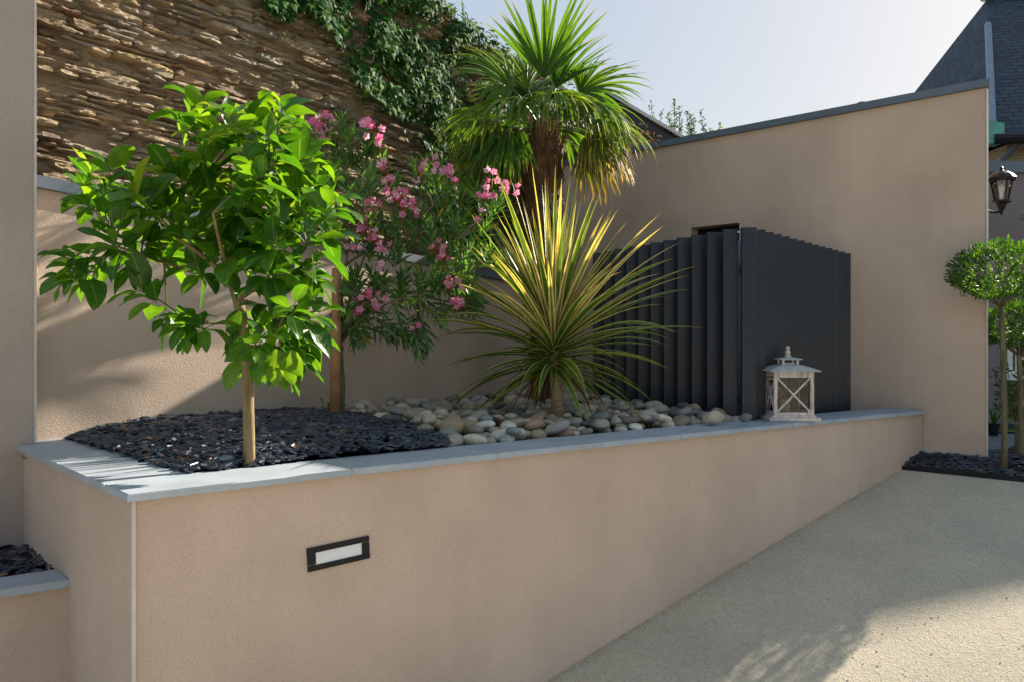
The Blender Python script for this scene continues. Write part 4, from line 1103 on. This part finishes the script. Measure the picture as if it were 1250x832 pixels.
for k,(d,Lp,Rr,spd,dr,fc) in enumerate(fr):
    fan(d,Lp*.88,Rr*1.12,20 if k<3 else 30,spd,dr,M['palm_old'] if k in (13,14,15,16) else M['palm'],fc)

# ================================================================ VARIEGATED CORDYLINE
Yc=4.86; CB=V((*onray(681,Yc),E-.50)); 
cy_=empty('cordyline',CB,'spiky variegated yellow and green cordyline with a short stem among the pebbles','plant')
mb=MB(); top=W(676,440,Yc); hub=W(676,400,Yc)
tube(mb,[CB,CB.lerp(top,.5)+V((.004,0,0)),top,W(677,405,Yc)],[.040,.036,.034,.02],12); mb.build('stem',M['cord_bark'],cy_,smooth=True)
random.seed(5)
mbg=MB(); mby=MB(); NL=195
for i in range(NL):
    k=(i+.5)/NL; az=i*2.39996+U(-.2,.2)
    th=math.radians(4+ (k**.85)*104+U(-6,6))           # angle from vertical
    base=W(676,400+ 52*k,Yc)+V((math.cos(az)*.02,math.sin(az)*.02,0))
    short=.38 if (th>1.2 and math.sin(az)<-.25 and R()<.72) else 1
    d=V((math.sin(th)*math.cos(az),math.sin(th)*math.sin(az)*.9,math.cos(th)))
    L_=(.95 if th<.7 else (.90 if th<1.3 else .66))*U(.72,1.08)*short
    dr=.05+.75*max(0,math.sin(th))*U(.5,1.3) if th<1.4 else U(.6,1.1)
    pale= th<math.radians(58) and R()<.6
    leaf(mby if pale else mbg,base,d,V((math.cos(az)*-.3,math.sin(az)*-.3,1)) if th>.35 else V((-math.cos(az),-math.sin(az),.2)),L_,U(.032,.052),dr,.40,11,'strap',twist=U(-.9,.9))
mbg.build('leaves',M['cordy'],cy_,smooth=True); mby.build('pale_leaves',M['cordy_up'],cy_,smooth=True)
mb=MB()
for _ in range(16):
    az=R()*6.28; leaf(mb,W(676,450,Yc)+V((math.cos(az)*.03,math.sin(az)*.03,0)),(math.cos(az),math.sin(az),-.6),(0,0,1),U(.3,.5),.014,1.6,.5,7,'strap',twist=1.2)
mb.build('dead_leaves',M['fibre_strand'],cy_)

# ================================================================ TOPIARY
def topiary(bx,by,zb,cz,rx,rz,label,lean=0,seed=1,n=2600,dup=None):
    random.seed(seed)
    t=empty('topiary_tree',(bx,by,zb),label,'tree','round-headed clipped trees by the house')
    mb=MB(); c=V((bx+lean,by,cz))
    a=V((bx,by,zb-.05)); b=V((bx+lean*.7,by,cz-rz*1.0)); tube(mb,bez(a,a.lerp(b,.5)+V((.015,0,0)),b,6),[.022,.02,.019,.018,.018,.017,.016],8)
    for j in range(9):
        an=j*.7+U(-.2,.2); e=c+V((math.cos(an)*rx*.7,math.sin(an)*rx*.7,-rz*.3+U(0,.1))); tube(mb,bez(b-V((0,0,.02)),b.lerp(e,.5)+V((0,0,-.03)),e,4),[.009,.007,.005,.004,.003],5)
    mb.build('trunk',M['topi_bark'],t,smooth=True)
    mb=MB()
    for _ in range(n):
        v=V((random.gauss(0,1),random.gauss(0,1),random.gauss(0,1))).normalized(); rr=U(.62,1.0)**.5
        lump=1+.22*noise.noise(v*2.4+V((seed,0,0)))+.16*noise.noise(v*6)+(U(0,.14) if R()<.06 else 0)
        zz=v.z*rz if v.z>0 else v.z*rz*.75
        p=c+V((v.x*rx,v.y*rx,zz))*rr*lump
        leaf(mb,p,v+V((U(-.8,.8),U(-.8,.8),U(-.4,.9))),v+V((0,0,.4)),U(.022,.042),U(.012,.018),.3,.3,2,'oval')
    mb.build('crown',M['topi'],t); return t
x,y=onray(1226,5.42); zc=E-(334-HY)/F*5.4
topiary(x,y,E-.80,zc,.29,.20,'front round-headed clipped tree with slender stem in the slate bed',lean=-.03,seed=3,n=3400)
x,y=onray(1246,5.75); topiary(x,y,E-.80,E-(400-HY)/F*5.75,.24,.17,'rear round-headed clipped tree lower than the front one, at the right edge',lean=-.02,seed=9,n=2400)
x,y=4.82,7.04; t3=topiary(x,y,E-.80,E+1.14,.36,.26,'outer round-headed clipped tree added beyond the right edge of the view to dapple the driveway',lean=0,seed=14,n=1000)  # unseen tree added up-sun so its crown casts dapples on the driveway
# low leafy shrub between the trees
random.seed(4)
p0=V((*onray(1240,5.9),E-.8)); ls=empty('leafy_shrub',p0,'small loose green shrub growing between the two slender clipped trunks','shrub'); mb=MB(); mt=MB()
cc=W(1240,472,5.9)
for _ in range(26):
    e=cc+V((U(-.12,.14),U(-.12,.12),U(-.20,.12))); tube(mt,[p0+V((U(-.02,.02),0,0)),cc+V((0,0,-.25)),e],.003,4)
    for k in range(12): leaf(mb,e+V((U(-.03,.03),U(-.03,.03),U(-.03,.03))),(U(-1,1),U(-1,1),U(-.2,1)),(0,-1,.8),U(.03,.055),.02,.3,.2,2,'oval')
mt.build('stems',M['topi_bark'],ls); mb.build('foliage',M['shrub'],ls)

# ================================================================ camera, light
cam=bpy.data.cameras.new('camera'); co=bpy.data.objects.new('camera',cam); col.objects.link(co)
co.location=(0,0,E); co.rotation_euler=(math.radians(90),0,0); cam.sensor_width=36; cam.lens=36*F/1250; cam.clip_end=2000; cam.clip_start=.05
cam.shift_y=(HY-416)/1250
sc.camera=co
SUN_AZ=math.atan2(.76,.65); SUN_EL=math.radians(27)
ts_=V((math.sin(SUN_AZ)*math.cos(SUN_EL),math.cos(SUN_AZ)*math.cos(SUN_EL),math.sin(SUN_EL)))
sl=bpy.data.lights.new('sun','SUN'); so=bpy.data.objects.new('sun',sl); col.objects.link(so)
sl.energy=3.6; sl.angle=math.radians(.5); sl.color=(1,.90,.76); so.rotation_euler=ts_.to_track_quat('Z','Y').to_euler()
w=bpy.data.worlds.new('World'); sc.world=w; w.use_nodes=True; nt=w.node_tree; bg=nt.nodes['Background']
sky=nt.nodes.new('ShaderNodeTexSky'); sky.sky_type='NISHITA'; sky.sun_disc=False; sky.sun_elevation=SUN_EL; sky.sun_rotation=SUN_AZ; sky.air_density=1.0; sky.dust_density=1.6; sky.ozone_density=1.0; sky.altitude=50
# sky colour compressed to dim the sun glow and lift shade fill, then resaturated
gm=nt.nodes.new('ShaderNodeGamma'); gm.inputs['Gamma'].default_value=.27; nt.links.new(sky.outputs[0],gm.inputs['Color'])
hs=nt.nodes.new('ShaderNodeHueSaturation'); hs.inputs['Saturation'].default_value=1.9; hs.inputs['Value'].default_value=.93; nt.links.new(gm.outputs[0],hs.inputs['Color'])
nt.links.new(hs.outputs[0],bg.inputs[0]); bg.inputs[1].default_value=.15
sc.view_settings.view_transform='Standard'; sc.view_settings.look='None'; sc.view_settings.exposure=1.8; sc.view_settings.gamma=1
sc.render.engine='CYCLES'
